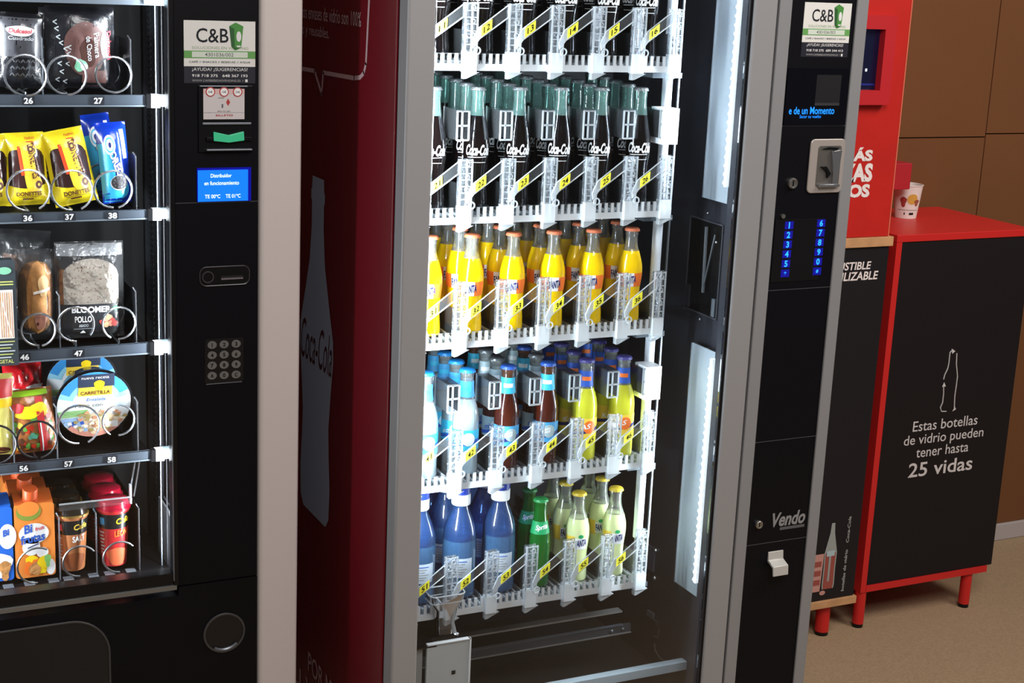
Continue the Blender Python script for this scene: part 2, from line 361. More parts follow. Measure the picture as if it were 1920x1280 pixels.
# coin slot plate
x0, x1, z0, z1 = at(1515, 310, PY).x, at(1580, 310, PY).x, at(1548, 361, PY).z, at(1548, 260, PY).z
b = MB(); b.rplate(x0, x1, z0, z1, .010, PY-.004, PY, M('satin_steel', c(176, 168, 162), .4, metal=.35))
b.build('coin_plate', DM, bevel=.0015)['label'] = 'brushed steel coin slot plate'
b = MB(); w = x1-x0; h = z1-z0; q = PY-.0045
b.rplate(x0+.22*w, x0+.88*w, z0+.11*h, z0+.88*h, .006, q-.0006, q, M('coin_recess', c(120, 116, 112), .35, metal=.6))
b.prism([(x0+.30*w, q-.001, z0+.82*h), (x0+.50*w, q-.001, z0+.86*h), (x0+.80*w, q-.001, z0+.84*h), (x0+.72*w, q-.001, z0+.79*h)], (0, -.002, 0), BLACK2)
b.prism([(x0+.56*w, q-.001, z0+.78*h), (x0+.84*w, q-.001, z0+.80*h), (x0+.78*w, q-.001, z0+.16*h), (x0+.66*w, q-.001, z0+.16*h), (x0+.62*w, q-.001, z0+.5*h)], (0, -.006, 0), CHROME)
b.prism([(x0+.30*w, q-.001, z0+.50*h), (x0+.46*w, q-.001, z0+.50*h), (x0+.60*w, q-.001, z0+.36*h), (x0+.50*w, q-.001, z0+.28*h), (x0+.47*w, q-.001, z0+.40*h)], (0, -.004, 0), BLACK2)
b.box(x0+.28*w, x0+.85*w, q-.008, q, z0+.12*h, z0+.17*h, CHROME)
b.build('coin_slot', DM, bevel=.0006)
def lock(x, y, r, nm='lock'):
    p = at(x, y, PY); b = MB(); b.disc(p.x, p.z, PY-.006, PY, r, STEEL); b.ring(p.x, p.z, PY-.006, r*.78, r*.18, STEEL)
    b.box(p.x-r*.13, p.x+r*.13, PY-.0066, PY-.006, p.z-r*.5, p.z+r*.5, BLACK2); b.build(nm, DM)
lock(1484, 343, .0105); lock(1421, 982, .0085)
p = at(1467, 405, PY); MB().disc(p.x, p.z, PY-.004, PY, .0045, STEEL).build('screw_button', DM)
# lit touch keypad
b = MB(); kx0, kx1, kz0, kz1 = 1.7485, 1.862, at(1500, 526, PY).z, at(1508, 409, PY).z
b.box(kx0, kx1, PY-.0012, PY, kz0, kz1, M('keypad_black', c(10, 10, 14), .3))
b.build('keypad', DM, smooth=False); KP = [o for o in DM.children if o.name.startswith('keypad')][0]
ys = [422, 440, 458, 476, 494, 512]
for i in range(6):
    for s, xa, xb, ch in ((0, 1479, 1471, '12345*'), (1, 1539, 1531, '67890#')):
        x = xa+(xb-xa)*i/5; p = at(x, ys[i]-4*s, PY); b = MB(); q = PY-.0016
        b.box(p.x-.010, p.x+.010, q, PY-.0012, p.z-.0075, p.z+.0075, KEYG)
        k = .0062 if i < 5 else .0035
        hw = min(k*.8, k*tgeo(ch[i], .03)[2]); b.ftext(ch[i], p.x-hw, p.x+hw, p.z-k, p.z+k, q-.0003, KEYB, .03)
        b.build('key', KP, smooth=False)
# maker's name plate, pull handle
b = MB(); p0, p1 = at(1447, 980, PY), at(1510, 962, PY)
b.ftext('Vendo', p0.x, p1.x, at(1478, 984, PY).z, at(1478, 958, PY).z, PY-.0008, M('name_grey', c(150, 152, 156), .4, metal=.3), .03, .25)
b.box(at(1462, 987, PY).x, at(1508, 982, PY).x, PY-.0008, PY, at(1485, 990, PY).z, at(1485, 985, PY).z, M('name_grey_dark', c(86, 88, 92), .4))
b.build('name_plate', DM, smooth=False)
b = MB(); p = at(1452, 1050, PY); hw = .0185
b.prism([(p.x-hw, PY, p.z+.021), (p.x-hw, PY-.003, p.z+.021), (p.x-hw, PY-.005, p.z+.004), (p.x-hw, PY-.024, p.z-.004), (p.x-hw, PY-.026, p.z-.024), (p.x-hw, PY-.023, p.z-.024), (p.x-hw, PY-.020, p.z-.008), (p.x-hw, PY, p.z-.0)], (2*hw, 0, 0), M('pale_steel', c(205, 204, 200), .4, metal=.3))
b.build('pull_handle', DM, bevel=.0008)['label'] = 'pale steel pull handle'

# --- inside: posts, light bars, wall fittings
RW = 1.685
b = MB(); b.lathe(1.575, 2.55, [(.010, .36), (.010, 1.79)], M('post_white', c(214, 220, 228), .35), 16); b.build('rack_post', DM)['label'] = 'white round rack post'
b = MB(); b.box(1.597, 1.600, 2.545, 2.549, .36, 1.79, GREYM); b.build('edge_rail', DM, smooth=False)
for zb2, zt in ((1.100, 1.62), (.284, .758)):
    b = MB(); b.box(1.669, 1.672, 2.456, 2.541, zb2-.034, zt+.012, M('light_channel', c(176, 186, 196), .35, metal=.4)); b.box(1.672, RW, 2.50, 2.503, zb2-.03, zt+.01, GREYM)
    b.box(1.6665, 1.6715, 2.5395, 2.5415, zb2-.034, zt+.012, CHROME)
    b.build('light_channel', DM, smooth=False); ch = [o for o in DM.children if o.name.startswith('light_channel')][-1]
    b = MB(); b.box(1.6585, 1.669, 2.449, 2.457, zb2, zt, M('led_strip_cover', (.9, .95, 1, 1), .4, emit=.7, ecol=(.86, .95, 1, 1)))
    b.build('led_strip', ch, smooth=False)
    b = MB(); n = int((zt-zb2)/.0165)
    for i in range(n):
        z = zb2+.008+i*.0165; b.sphere((1.6575, 2.452, z), .0042, LED, 4)
    b.build('led_diodes', ch)
b = MB(); zt, zb2 = at(1322, 416, 2.53).z, at(1310, 590, 2.53).z       # pocket with the latch lever on the wall
ya, yb = atx(1352, 500, RW).y, atx(1290, 500, RW).y
b.box(RW-.0012, RW, ya, yb, zb2, zt, M('pocket_black', c(12, 12, 15), .3))
for y in (ya, yb): b.box(RW-.003, RW, y-.0015, y+.0015, zb2, zt, M('pocket_rim', c(66, 66, 72), .35))
for z in (zb2, zt): b.box(RW-.003, RW, ya, yb, z-.0015, z+.0015, M('pocket_rim', c(66, 66, 72), .35))
b.box(RW-.006, RW, ya+.004, ya+.016, zb2+.004, zb2+.04, GREYM); b.box(RW-.006, RW, yb-.018, yb-.006, zb2+.004, zb2+.05, DARKMETAL)
b.build('latch_pocket', DM, smooth=False)
b = MB(); p0 = atx(1325, 425, RW-.01); p1 = atx(1318, 548, RW-.01)
b.tube([p0, p0*.5+p1*.5, p1], .0035, GREYM); p2 = atx(1341, 440, RW-.01); b.tube([p1+Vector((0, -.002, .02)), p2], .0018, GREYM); b.sphere(p2+Vector((0, -.006, -.014)), .003, CHROME, 5)
b.build('latch_lever', DM)
for x, y, r in ((1329, 399, .003), (1314, 598, .003), (1231, 1031, .0055), (1229, 1083, .0055)):
    p = atx(x, y, RW); b = MB(); b.sphere((RW-.002, p.y, p.z), r, CHROME, 5); b.build('bolt', DM)
b = MB(); p = atx(1221, 1046, RW); b.box(RW-.004, RW, p.y-.016, p.y+.016, p.z-.026, p.z+.028, M('bracket_blue_grey', c(84, 88, 104), .35, metal=.4)); b.box(RW-.008, RW-.004, p.y+.012, p.y+.016, p.z-.03, p.z+.03, DARKMETAL)
b.build('wall_bracket', DM, smooth=False)
b = MB(); p = atx(1222, 1151, RW); b.box(RW-.006, RW, p.y-.012, p.y+.012, p.z-.006, p.z+.006, GREYM); b.tube([p+Vector((-.004, -.014, -.004)), p+Vector((-.004, -.034, -.006))], .004, CHROME); b.build('cable_clip', DM)
b = MB(); p = atx(1237, 1190, RW)
b.tube([p+Vector((-.004, .0, .016)), p+Vector((-.004, 0, -.006)), p+Vector((-.004, .016, -.010))], .0025, CHROME); b.build('hook', DM)
b = MB(); P = [atx(x, y, RW-.006) for x, y in ((1227, 1206), (1228, 1218), (1236, 1232), (1248, 1241), (1264, 1246))]; b.tube(P, .0018, M('cable_grey', c(90, 84, 80), .6)); b.build('cable', DM)
# rails low in the compartment
b = MB()
RY = 2.62
za = at(1026, 1168, RY).z
b.box(1.0, at(1167, 1146, RY).x, RY, RY+.02, za-.0035, za, M('rail_edge', c(150, 146, 142), .4, metal=.3)); b.build('back_rail', DM, smooth=False)
b = MB(); zt, zb2 = at(1020, 1196, RY).z, at(1033, 1209, RY).z; xr = at(1182, 1186, RY).x
b.box(1.0, xr, RY, RY+.006, zb2, zt, M('beam_grey', c(74, 76, 82), .4, metal=.3)); b.box(1.0, xr, RY-.003, RY+.0065, zb2-.0015, zb2+.0005, M('rail_edge', c(150, 146, 142), .4, metal=.3)); b.box(1.0, xr-.02, RY-.003, RY+.0065, zt, zt+.001, GREYM)
for x, y in ((1147, 1183), (1168, 1179)): p = at(x, y, RY-.002); b.sphere((p.x, RY-.001, p.z), .0042, CHROME, 5)
b.build('cross_beam', DM, smooth=False)
b = MB(); b.box(1.0, 1.684, 2.495, 2.515, .067, .085, M('bin_edge_pale', c(190, 205, 214), .4, metal=.1)); b.box(1.0, 1.684, 2.515, 2.54, .02, .064, FLOORMETAL); b.build('bin_edge', DM, smooth=False)
# white delivery lift with its clear catcher
b = MB(); y = 2.470
x0, x1 = at(800, 1240, y).x, at(880, 1240, y).x; zt = at(842, 1203, y).z
b.box(x0, x1, y, y+.006, .03, zt, M('lift_white', c(190, 196, 196), .4)); b.box(x1-.0025, x1+.001, y-.004, y+.006, .03, zt+.002, WHITE); b.box(x0, x1, y-.004, y+.006, zt, zt+.002, WHITE)
p = at(850, 1260, y); b.box(p.x-.004, p.x+.004, y-.0008, y, p.z-.004, p.z+.004, BLACK2)
b.box(1.0, x0-.004, y+.012, y+.02, .03, zt-.006, M('lift_grey', c(150, 152, 150), .4)); b.box(1.0, x0+.02, y-.0, y+.05, zt-.006, zt-.003, BLACK2)
b.build('delivery_lift', DM, smooth=False)
b = MB(); y = 2.475; p = at(838, 1112, y); r0 = .034
vs = []
def sq(cx, cz, w, d, r):
    o = []
    for ux, uy, a in ((1, 1, 0), (-1, 1, 90), (-1, -1, 180), (1, -1, 270)):
        for i in range(5):
            t = math.radians(a+90*i/4); o.append((cx+ux*(w-r)+r*math.cos(t), y+.012+uy*(d-r)+r*math.sin(t), cz))
    return o
rings = [sq(p.x, p.z-.0, .036, .024, .012), sq(p.x, p.z-.016, .034, .022, .011), sq(p.x+.002, p.z-.034, .022, .016, .009), sq(p.x+.002, p.z-.085, .015, .012, .007)]
n = len(rings[0]); vs = [v for r in rings for v in r]
b.add(vs, [(k*n+i, k*n+(i+1) % n, (k+1)*n+(i+1) % n, (k+1)*n+i) for k in range(3) for i in range(n)], ACRYL)
b.tube(rings[0], .0016, ACRYLE, 5, True); b.tube(rings[1], .001, ACRYLE, 5, True)
b.tube([(p.x+.017, y, p.z-.03), (p.x+.012, y-.004, p.z-.06), (p.x+.020, y, p.z-.085), (p.x+.026, y, p.z-.088)], .0035, ACRYLE, 6)
b.build('bottle_catcher', DM)['label'] = 'clear plastic bottle catcher on the lift'

# --- trays with lane dividers and gate flaps
PITCH_X, X0 = .0855, 1.515
TZ = [1.312, 1.038, .806, .530, .272]        # bottom of the tray lip
TALL = [True, True, False, True, False]
SL = .06
def lane_x(i): return X0-PITCH_X*i
for r, z in enumerate(TZ):
    b = MB(); XL, XR = 1.000, 1.553
    b.box(XL, XR, 2.498, 2.503, z, z+.012, MILK)
    k = 0; x = XR-.004
    while x > 1.03:
        b.box(x-.0056, x, 2.498, 2.502, z+.012, z+.030, MILK); x -= .0133
    b.box(XL, XR, 2.4985, 2.5025, z+.0285, z+.0305, ACRYL)
    b.prism([(XL, 2.504, z+.006), (XL, 2.93, z+.006+.426*SL), (XL, 2.93, z+.010+.426*SL), (XL, 2.504, z+.010)], (XR-XL, 0, 0), M('tray_deck', c(84, 90, 96), .4))
    for i in range(0, 36):
        xx = XR-.006-i*.0145
        if xx > 1.03: b.prism([(xx, 2.504, z+.010), (xx, 2.93, z+.010+.426*SL), (xx, 2.93, z+.0145+.426*SL), (xx, 2.504, z+.0145)], (.003, 0, 0), MILK)
    tr = b.build('bottle_tray', DM, smooth=False)
    b = MB(); b.box(XR-.03, 1.588, 2.52, 2.93, z-.012, z-.002, M('bracket_grey', c(96, 104, 112), .35, metal=.4)); b.box(1.562, 1.590, 2.530, 2.562, z-.006, z+.012, WHITE)
    b.build('shelf_bracket', tr, smooth=False)
    for i in range(-1, 6):
        cx = lane_x(i)-PITCH_X/2 if i >= 0 else X0+PITCH_X/2-.006
        b = MB(); w = .0115; H2 = .118 if TALL[r] else .125
        zc = z-.002
        b.box(cx-w, cx+w, 2.488, 2.506, zc, z+.034, MILK)                         # foot
        b.prism([(cx-w, 2.49, zc), (cx+w*1.6, 2.49, zc), (cx-w*.5, 2.49, zc-.011), (cx-w, 2.49, zc-.012)], (0, .012, 0), ACRYLE)
        for s in (-1, 0.1, 1): b.box(cx+s*w-.0011, cx+s*w+.0011, 2.489, 2.4935, z+.034, z+H2, ACRYLE)
        for q in range(7):
            zz = z+.046+q*(H2-.048)/6; b.box(cx-w, cx+w, 2.490, 2.492, zz-.0009, zz+.0009, ACRYLE); 
            if q % 2: b.ring(cx+.002, zz+.005, 2.489, .0042, .0009, ACRYLE, 10)
        b.box(cx-w*1.1, cx+w*1.1, 2.500, 2.503, z+.034, z+H2, RIBBED)
        b.box(cx-.001, cx+.001, 2.503, 2.92, z+.02, z+.07, ACRYL)
        if TALL[r]:                                                                  # upper guide box
            u0, u1 = z+.150, z+.202; e = .0016; xx0, xx1 = cx-.0125, cx+.0105
            if i == -1: b.box(xx0+.004, xx1+.016, 2.505, 2.55, u0-.012, u1+.004, WHITE)
            for zz in (u0, (u0+u1)/2, u1): b.box(xx0, xx1, 2.508, 2.511, zz-e, zz+e, ACRYLE)
            for xx in (xx0, (xx0+xx1)/2-.002, xx1): b.box(xx-e*.8, xx+e*.8, 2.508, 2.511, u0, u1, ACRYLE)
            b.box(xx0, xx1, 2.508, 2.57, u1, u1+.0015, ACRYL); b.box(xx0, xx0+.001, 2.511, 2.57, u0, u1, ACRYL); b.box(xx1-.001, xx1, 2.511, 2.57, u0, u1, ACRYL)
            b.box(xx0-.002, xx0, 2.568, 2.570, u0, u1+.003, ACRYLE)
        b.build('lane_divider', tr, smooth=False)
    for i in range(6):
        cx = lane_x(i); y = 2.482
        q = [(cx-.040, z+.050), (cx-.034, z+.074), (cx+.024, z+.116), (cx+.024, z+.094)]
        b = MB(); b.prism([(x, y, zz) for x, zz in q], (0, .002, 0), ACRYL)
        for p_, q_ in zip(q, q[1:]+q[:1]): b.tube([(p_[0], y, p_[1]), (q_[0], y, q_[1])], .0012, ACRYLE, 5)
        b.prism([(cx-.042, y-.001, z+.040), (cx-.044, y-.001, z+.052), (cx-.034, y-.001, z+.074), (cx-.026, y-.001, z+.080), (cx-.024, y-.001, z+.064)], (0, .004, 0), ACRYLE)
        b.ring(cx-.034, z+.036, y, .006, .0015, ACRYLE, 14)
        g = b.build('gate_flap', DM, smooth=False)
        b = MB(); dz = .0415/.058
        a0, a1 = cx-.028, cx-.008
        f0 = lambda x: z+.0765+(x-(cx-.034))*dz-.0015; f1 = lambda x: z+.050+(x-(cx-.040))*(.044/.064)+.002
        b.prism([(a0, y-.002, f1(a0)), (a0, y-.002, f0(a0)-.003), (a1, y-.002, f0(a1)-.003), (a1, y-.002, f1(a1))], (0, .001, 0), YELLOWTAG)
        t = str((r+1)*10+6-i)
        b.text(t, (a0+.004, y-.0024, f1(a0)+.0055), (.012, 0, .012*dz), (0, 0, .011), BLACK2, .02)
        b.build('lane_tag', g, smooth=False)['label'] = 'yellow number tag'
# ------------------------------------------------------------------ bottles
COLA = M('cola_liquid_glass', c(13, 7, 7), .08, spec=.5, coat=.4)
NECKG = CLEAR('pale_green_glass', (.62, .85, .80, 1), .22, (.35, .62, .56, 1), refl=2.2, rough=.06)
NECKC = CLEAR('clear_glass', (.86, .88, .86, 1), .16, (.7, .74, .72, 1), refl=2.2, rough=.06)
ORANGE = M('orange_soda', c(255, 208, 8), .12, spec=.5, coat=.4, sss=.3)
LEMONY = M('yellow_green_soda', c(206, 206, 56), .12, coat=.4, sss=.3)
PALEL = M('cloudy_lemon_soda', c(226, 236, 176), .12, coat=.4, sss=.3)
BROWNG = M('brown_glass', c(66, 24, 14), .1, coat=.5)
SODA = CLEAR('clear_soda_bottle', (.80, .90, .95, 1), .42, (.72, .86, .92, 1), refl=2.0, rough=.08)
GREENG = M('green_glass', c(16, 96, 30), .1, coat=.5)
WATER = CLEAR('blue_water_plastic', (.38, .56, .90, 1), .30, (.05, .13, .36, 1), refl=2.0, rough=.08)
WATERD = CLEAR('blue_water_full', (.30, .52, .90, 1), .40, (.10, .26, .52, 1), refl=1.8, rough=.1)
CAPDARK = M('cap_silver_black', c(120, 124, 126), .35, metal=.5); CAPOR = M('cap_orange', c(230, 128, 88), .4); CAPBL = M('cap_blue', c(40, 84, 170), .4)
CAPIND = M('cap_indigo', c(66, 62, 130), .4); CAPYE = M('cap_yellow', c(226, 196, 60), .4); CAPGR = M('cap_green', c(40, 150, 80), .4); CAPW = M('cap_blue_screw', c(36, 62, 160), .4)
CAPCY = M('cap_cyan', c(30, 130, 205), .4)
LBW = M('label_white', c(240, 240, 240), .5); LBC = M('label_cyan', c(60, 190, 225), .5); LBB = M('label_blue', c(44, 92, 190), .5); LBO = M('label_orange', c(246, 120, 40), .5)
LBY = M('label_yellow', c(244, 206, 70), .5); LBG = M('label_green', c(20, 160, 96), .5); LBN = M('label_navy', c(24, 40, 110), .5); LBGR = M('label_silver', c(170, 190, 196), .4)
LBS = M('label_skyblue', c(70, 160, 215), .5)

def crown(zt, r, m):
    b = MB(); n = 42; prof = []
    vs = []; fs = []
    for k, (rr, z) in enumerate([(r*1.06, zt-.0062), (r*1.04, zt-.004), (r*.98, zt-.0012), (r*.86, zt), (.0005, zt+.0001)]):
        for i in range(n):
            t = 2*PI*i/n; q = rr*(1+(.05 if k == 0 else .03 if k == 1 else 0)*(1 if i % 2 else -1)); vs.append((q*math.cos(t), q*math.sin(t), z))
    for k in range(4):
        for i in range(n): fs.append((k*n+i, k*n+(i+1) % n, (k+1)*n+(i+1) % n, (k+1)*n+i))
    return b.add(vs, fs, m)
def prof_r(prof, z):
    for (r0, z0), (r1, z1) in zip(prof, prof[1:]):
        if z0 <= z <= z1 and z1 > z0: return r0+(r1-r0)*(z-z0)/(z1-z0)
    return prof[-1][0]
def dense(prof, n=44):
    """smooth curve through the profile points"""
    P = prof; o = []
    for i in range(len(P)-1):
        p0 = P[max(0, i-1)]; p1 = P[i]; p2 = P[i+1]; p3 = P[min(len(P)-1, i+2)]
        for k in range(6):
            t = k/6
            f = lambda a, b_, c_, d_: .5*((2*b_)+(-a+c_)*t+(2*a-5*b_+4*c_-d_)*t*t+(-a+3*b_-3*c_+d_)*t**3)
            o.append((max(.001, f(p0[0], p1[0], p2[0], p3[0])), p1[1]+(p2[1]-p1[1])*t))
    o.append(P[-1]); return o
def bottle_body(prof, liquid_z, m_liq, m_neck, foot=0):
    D = dense(prof); b = MB()
    lo = [p for p in D if p[1] <= liquid_z]; rr = prof_r(D, liquid_z); lo.append((rr, liquid_z))
    hi = [(rr, liquid_z)]+[p for p in D if p[1] > liquid_z]
    b.lathe(0, 0, [(.0005, D[0][1]+.0008)]+lo+[(.0005, liquid_z+.0004)], m_liq, 24, cap=False); b.lathe(0, 0, hi, m_neck, 24, cap=False)
    return b, (lambda u, v, off=.0: Vector(((prof_r(D, v)+off)*math.cos(u), (prof_r(D, v)+off)*math.sin(u), v)))
FRONT = math.radians(-113)            # the side of a bottle that faces out of the machine
def band(b, S, z0, z1, m, off=.0005, a0=0, a1=2*PI, n=28, k=4): return b.patch(S, (a0, z0), (a1-a0, 0), (0, z1-z0), m, off, n, k)
KIND = {}
def kind(name, word, parts, h): KIND[name] = (word, [(pn, mb.mesh(pn, smooth=True), lb) for pn, mb, lb in parts], h)

P = [(.0195, 0), (.0222, .003), (.0228, .018), (.0212, .040), (.0202, .062), (.0212, .078), (.0236, .096), (.0238, .118), (.0222, .136), (.0176, .158), (.0140, .176), (.0122, .193), (.0118, .204), (.0124, .207), (.0124, .2165)]
b, S = bottle_body(P, .172, COLA, NECKG)
for i in range(16):                     # flutes of the contour bottle
    t = 2*PI*i/16; b.tube([S(t, z, -.0004) for z in (.012, .03, .05, .07, .088)], .0012, COLA, 4)
l = MB(); l.stext('Coca-Cola', S, (FRONT-.95, .101), (1.95, 0), (0, .020), LBW, .0007, .03, .35)
l.patch(S, (FRONT-.8, .097), (1.5, .001), (0, .0012), LBW, .0006, 16, 1); l.patch(S, (FRONT-.8, .088), (1.5, 0), (0, .0009), LBW, .0006, 16, 1)
kind('cola', 'cola_bottle', [('glass_body', b, None), ('label', l, 'white script lettering'), ('cap', crown(.2235, .0133, CAPDARK), None)], .224)
P = [(.0200, 0), (.0228, .003), (.0226, .02), (.0212, .042), (.0218, .066), (.0240, .088), (.0245, .100), (.0232, .115), (.0180, .135), (.0132, .150), (.0120, .163), (.0120, .170), (.0128, .173), (.0128, .179)]
b, S = bottle_body(P, .141, ORANGE, NECKC)
l = MB(); band(l, S, .072, .099, LBO, .0004, FRONT-1.35, FRONT-.45, 10); band(l, S, .072, .099, LBW, .0004, FRONT-.45, FRONT+.35, 10); band(l, S, .072, .099, LBO, .0004, FRONT+.35, FRONT+1.25, 10)
l.stext('FANTA', S, (FRONT-.42, .076), (.95, .004), (0, .015), LBN, .0008, .04)
kind('orange', 'orange_soda_bottle', [('glass_body', b, None), ('label', l, 'orange and white label'), ('cap', crown(.1855, .0140, CAPOR), 'orange crown cap')], .186)
b, S = bottle_body(P, .132, PALEL, NECKC)
l = MB(); band(l, S, .066, .098, LBY, .0004, FRONT-1.2, FRONT-.3, 10); band(l, S, .070, .094, LBW, .0004, FRONT-.3, FRONT+.9, 10)
l.stext('FANTA', S, (FRONT-.25, .075), (1.0, .003), (0, .015), LBN, .0008, .04); l.blob(S, FRONT+.2, .098, .22, .004, LBG, .0006)
kind('cloudy', 'lemon_soda_bottle', [('glass_body', b, None), ('label', l, 'yellow and white label'), ('cap', crown(.1855, .0140, CAPYE), 'yellow crown cap')], .186)
P = [(.0215, 0), (.0242, .003), (.0244, .03), (.0244, .095), (.0238, .112), (.0205, .130), (.0150, .150), (.0132, .166), (.0128, .188), (.0135, .191), (.0135, .197)]
def longneck(nm, word, liq, neck, capm, lz, lab, neckl, txt, wide=1.0):
    Q = [(r*wide if z < .14 else r, z) for r, z in P]
    b, S = bottle_body(Q, lz, liq, neck); l = MB()
    m0, m1, t0 = lab
    if m0: band(l, S, .048, .088, m0, .0004, FRONT-1.5, FRONT+1.5, 24, 6)
    if m1: l.blob(S, FRONT+.35, .070, .5, .013, m1, .0008); l.patch(S, (FRONT-1.4, .050), (2.8, .014), (0, .007), t0, .0007, 20, 2)
    l.stext(txt, S, (FRONT-.75, .062), (1.2, .006), (0, .010), LBW if m0 is not LBGR else LBB, .0010, .02, .2)
    n_ = MB(); band(n_, S, .150, .181, neckl[0], .0005, n=24); band(n_, S, .162, .170, neckl[1], .0009, FRONT-.7, FRONT+.7, 10)
    kind(nm, word, [('glass_body', b, None), ('label', l, None), ('neck_label', n_, None), ('cap', crown(.2035, .0146, capm), None)], .204)
longneck('lemon', 'lemon_soda_bottle', LEMONY, NECKC, CAPIND, .146, (LBY, LBO, LBN), (LBB, LBO), 'KAS', 1.06)
longneck('beer', 'beer_bottle', BROWNG, CLEAR('brown_clear_glass', (.5, .25, .15, 1), .35, (.2, .08, .04, 1), refl=2, rough=.06), CAPBL, .150, (LBS, LBGR, LBN), (LBC, LBW), 'cerveza', 1.0)
longneck('soda', 'clear_soda_bottle', SODA, NECKC, CAPCY, .146, (LBC, LBW, LBB), (LBS, LBC), 'soda', 1.05)
longneck('tonic', 'tonic_bottle', BROWNG, NECKC, CAPDARK, .120, (LBGR, LBW, LBB), (LBGR, LBW), 'mixer', .96)
P = [(.028, 0), (.0325, .004), (.0335, .02), (.0318, .04), (.0335, .06), (.0332, .110), (.0315, .135), (.0240, .160), (.0165, .178), (.0150, .186), (.0150, .197)]
b, S = bottle_body(P, .118, WATERD, WATER)
l = MB(); band(l, S, .045, .085, M('water_label', c(196, 208, 222), .5), .0005, FRONT-.9, FRONT+.9, 20, 5)
for i in range(6): l.patch(S, (FRONT-.75, .078-i*.0052), (1.3-.12*(i % 3), 0), (0, .0016), LBB if i == 0 else GREYTXT, .0009, 12, 1)
k = MB(); k.lathe(0, 0, [(.0178, .187), (.0186, .189), (.0186, .208), (.0178, .209)], LBW, 24)
k2 = MB(); k2.lathe(0, 0, [(.0172, .2088), (.0178, .2092), (.0178, .219), (.0168, .2215)], CAPW, 24)
for i in range(24):
    t = 2*PI*i/24; k2.box(.0177*math.cos(t)-.0004, .0177*math.cos(t)+.0004, .0177*math.sin(t)-.0004, .0177*math.sin(t)+.0004, .210, .218, CAPW)
kind('water', 'water_bottle', [('plastic_body', b, None), ('label', l, 'pale paper label'), ('cap_ring', k, 'white cap ring'), ('cap', k2, 'blue screw cap')], .222)
P = [(.0195, 0), (.0222, .003), (.0226, .02), (.0222, .05), (.0228, .078), (.0222, .098), (.0185, .118), (.0142, .138), (.0124, .155), (.0122, .168), (.0128, .171), (.0128, .176)]
b, S = bottle_body(P, .150, GREENG, GREENG)
l = MB(); band(l, S, .112, .137, LBG, .0005, FRONT-1.4, FRONT+1.4, 20, 5); l.stext('Sprite', S, (FRONT-.6, .117), (1.5, .004), (0, .013), LBW, .0009, .03, .2)
kind('green', 'green_soda_bottle', [('glass_body', b, None), ('label', l, 'green label'), ('cap', crown(.1825, .0140, CAPGR), 'green crown cap')], .183)

PROTO = {}
WORD = {'cola': ('dark cola bottle', 'bottle'), 'orange': ('orange soda bottle', 'bottle'), 'cloudy': ('cloudy lemon soda bottle', 'bottle'),
        'lemon': ('yellow lemon soda bottle', 'bottle'), 'beer': ('brown beer bottle', 'bottle'), 'soda': ('clear blue-labelled bottle', 'bottle'),
        'tonic': ('silver-labelled dark bottle', 'bottle'), 'water': ('blue plastic water bottle', 'bottle'), 'green': ('green soda bottle', 'bottle')}
GRP = {0: 'cola bottles on the top tray', 1: 'cola bottles on the second tray', 2: 'orange soda bottles on the third tray', 3: 'mixed bottles on the fourth tray', 4: 'bottles on the lowest tray'}
TRAYW = ['top', 'second', 'middle', 'fourth', 'lowest']
LANEW = ['rightmost lane']+[f'{w} lane from right' for w in ('second', 'third', 'fourth', 'fifth', 'sixth')]
ORD = ['at the front', 'second from the front', 'third from the front', 'fourth from the front', 'fifth from the front']
def put_bottle(k, x, y, z, rz, r, i, d):
    lab = f'{WORD[k][0]}, {TRAYW[r]} tray, {LANEW[i]}, {ORD[d]}'
    if k in PROTO: o = copy_tree(PROTO[k], (x, y, z), rz)
    else:
        word, parts, h = KIND[k]
        o = thing(word, (x, y, z), lab, 'bottle'); o.rotation_euler.z = rz; PROTO[k] = o
        for pn, me, pl in parts:
            q = bpy.data.objects.new(pn, me); COL.objects.link(q); q.parent = o
            if pl: q['label'] = pl
    tag(o, lab, 'bottle', GRP[r])
ROWS = [[('cola', 5, .0492)]*6, [('cola', 5, .0492)]*6, [('orange', 4, .0565)]*6,
        [('lemon', 4, .0535), ('lemon', 4, .0535), ('beer', 4, .052), ('beer', 4, .052), ('soda', 4, .0535), ('soda', 4, .0535)],
        [('cloudy', 3, .0565), ('cloudy', 3, .0565), ('green', 2, .052), ('water', 3, .070), ('water', 3, .070), ('water', 3, .070)]]
for r, lanes in enumerate(ROWS):
    for i, (k, n, s) in enumerate(lanes):
        for d in range(n):
            kk = 'tonic' if (k == 'beer' and ((i == 2 and d in (1, 3)) or (i == 3 and d in (1, 2)))) else k
            rad = .034 if k == 'water' else .024
            yy = 2.522+rad+d*s
            if r == 0 and d > 2: continue
            put_bottle(kk, lane_x(i)+random.uniform(-.0006, .0006), yy, TZ[r]+.0165+(yy-2.504)*SL, random.uniform(-.25, .25) if d else random.uniform(-.12, .12), r, i, d)
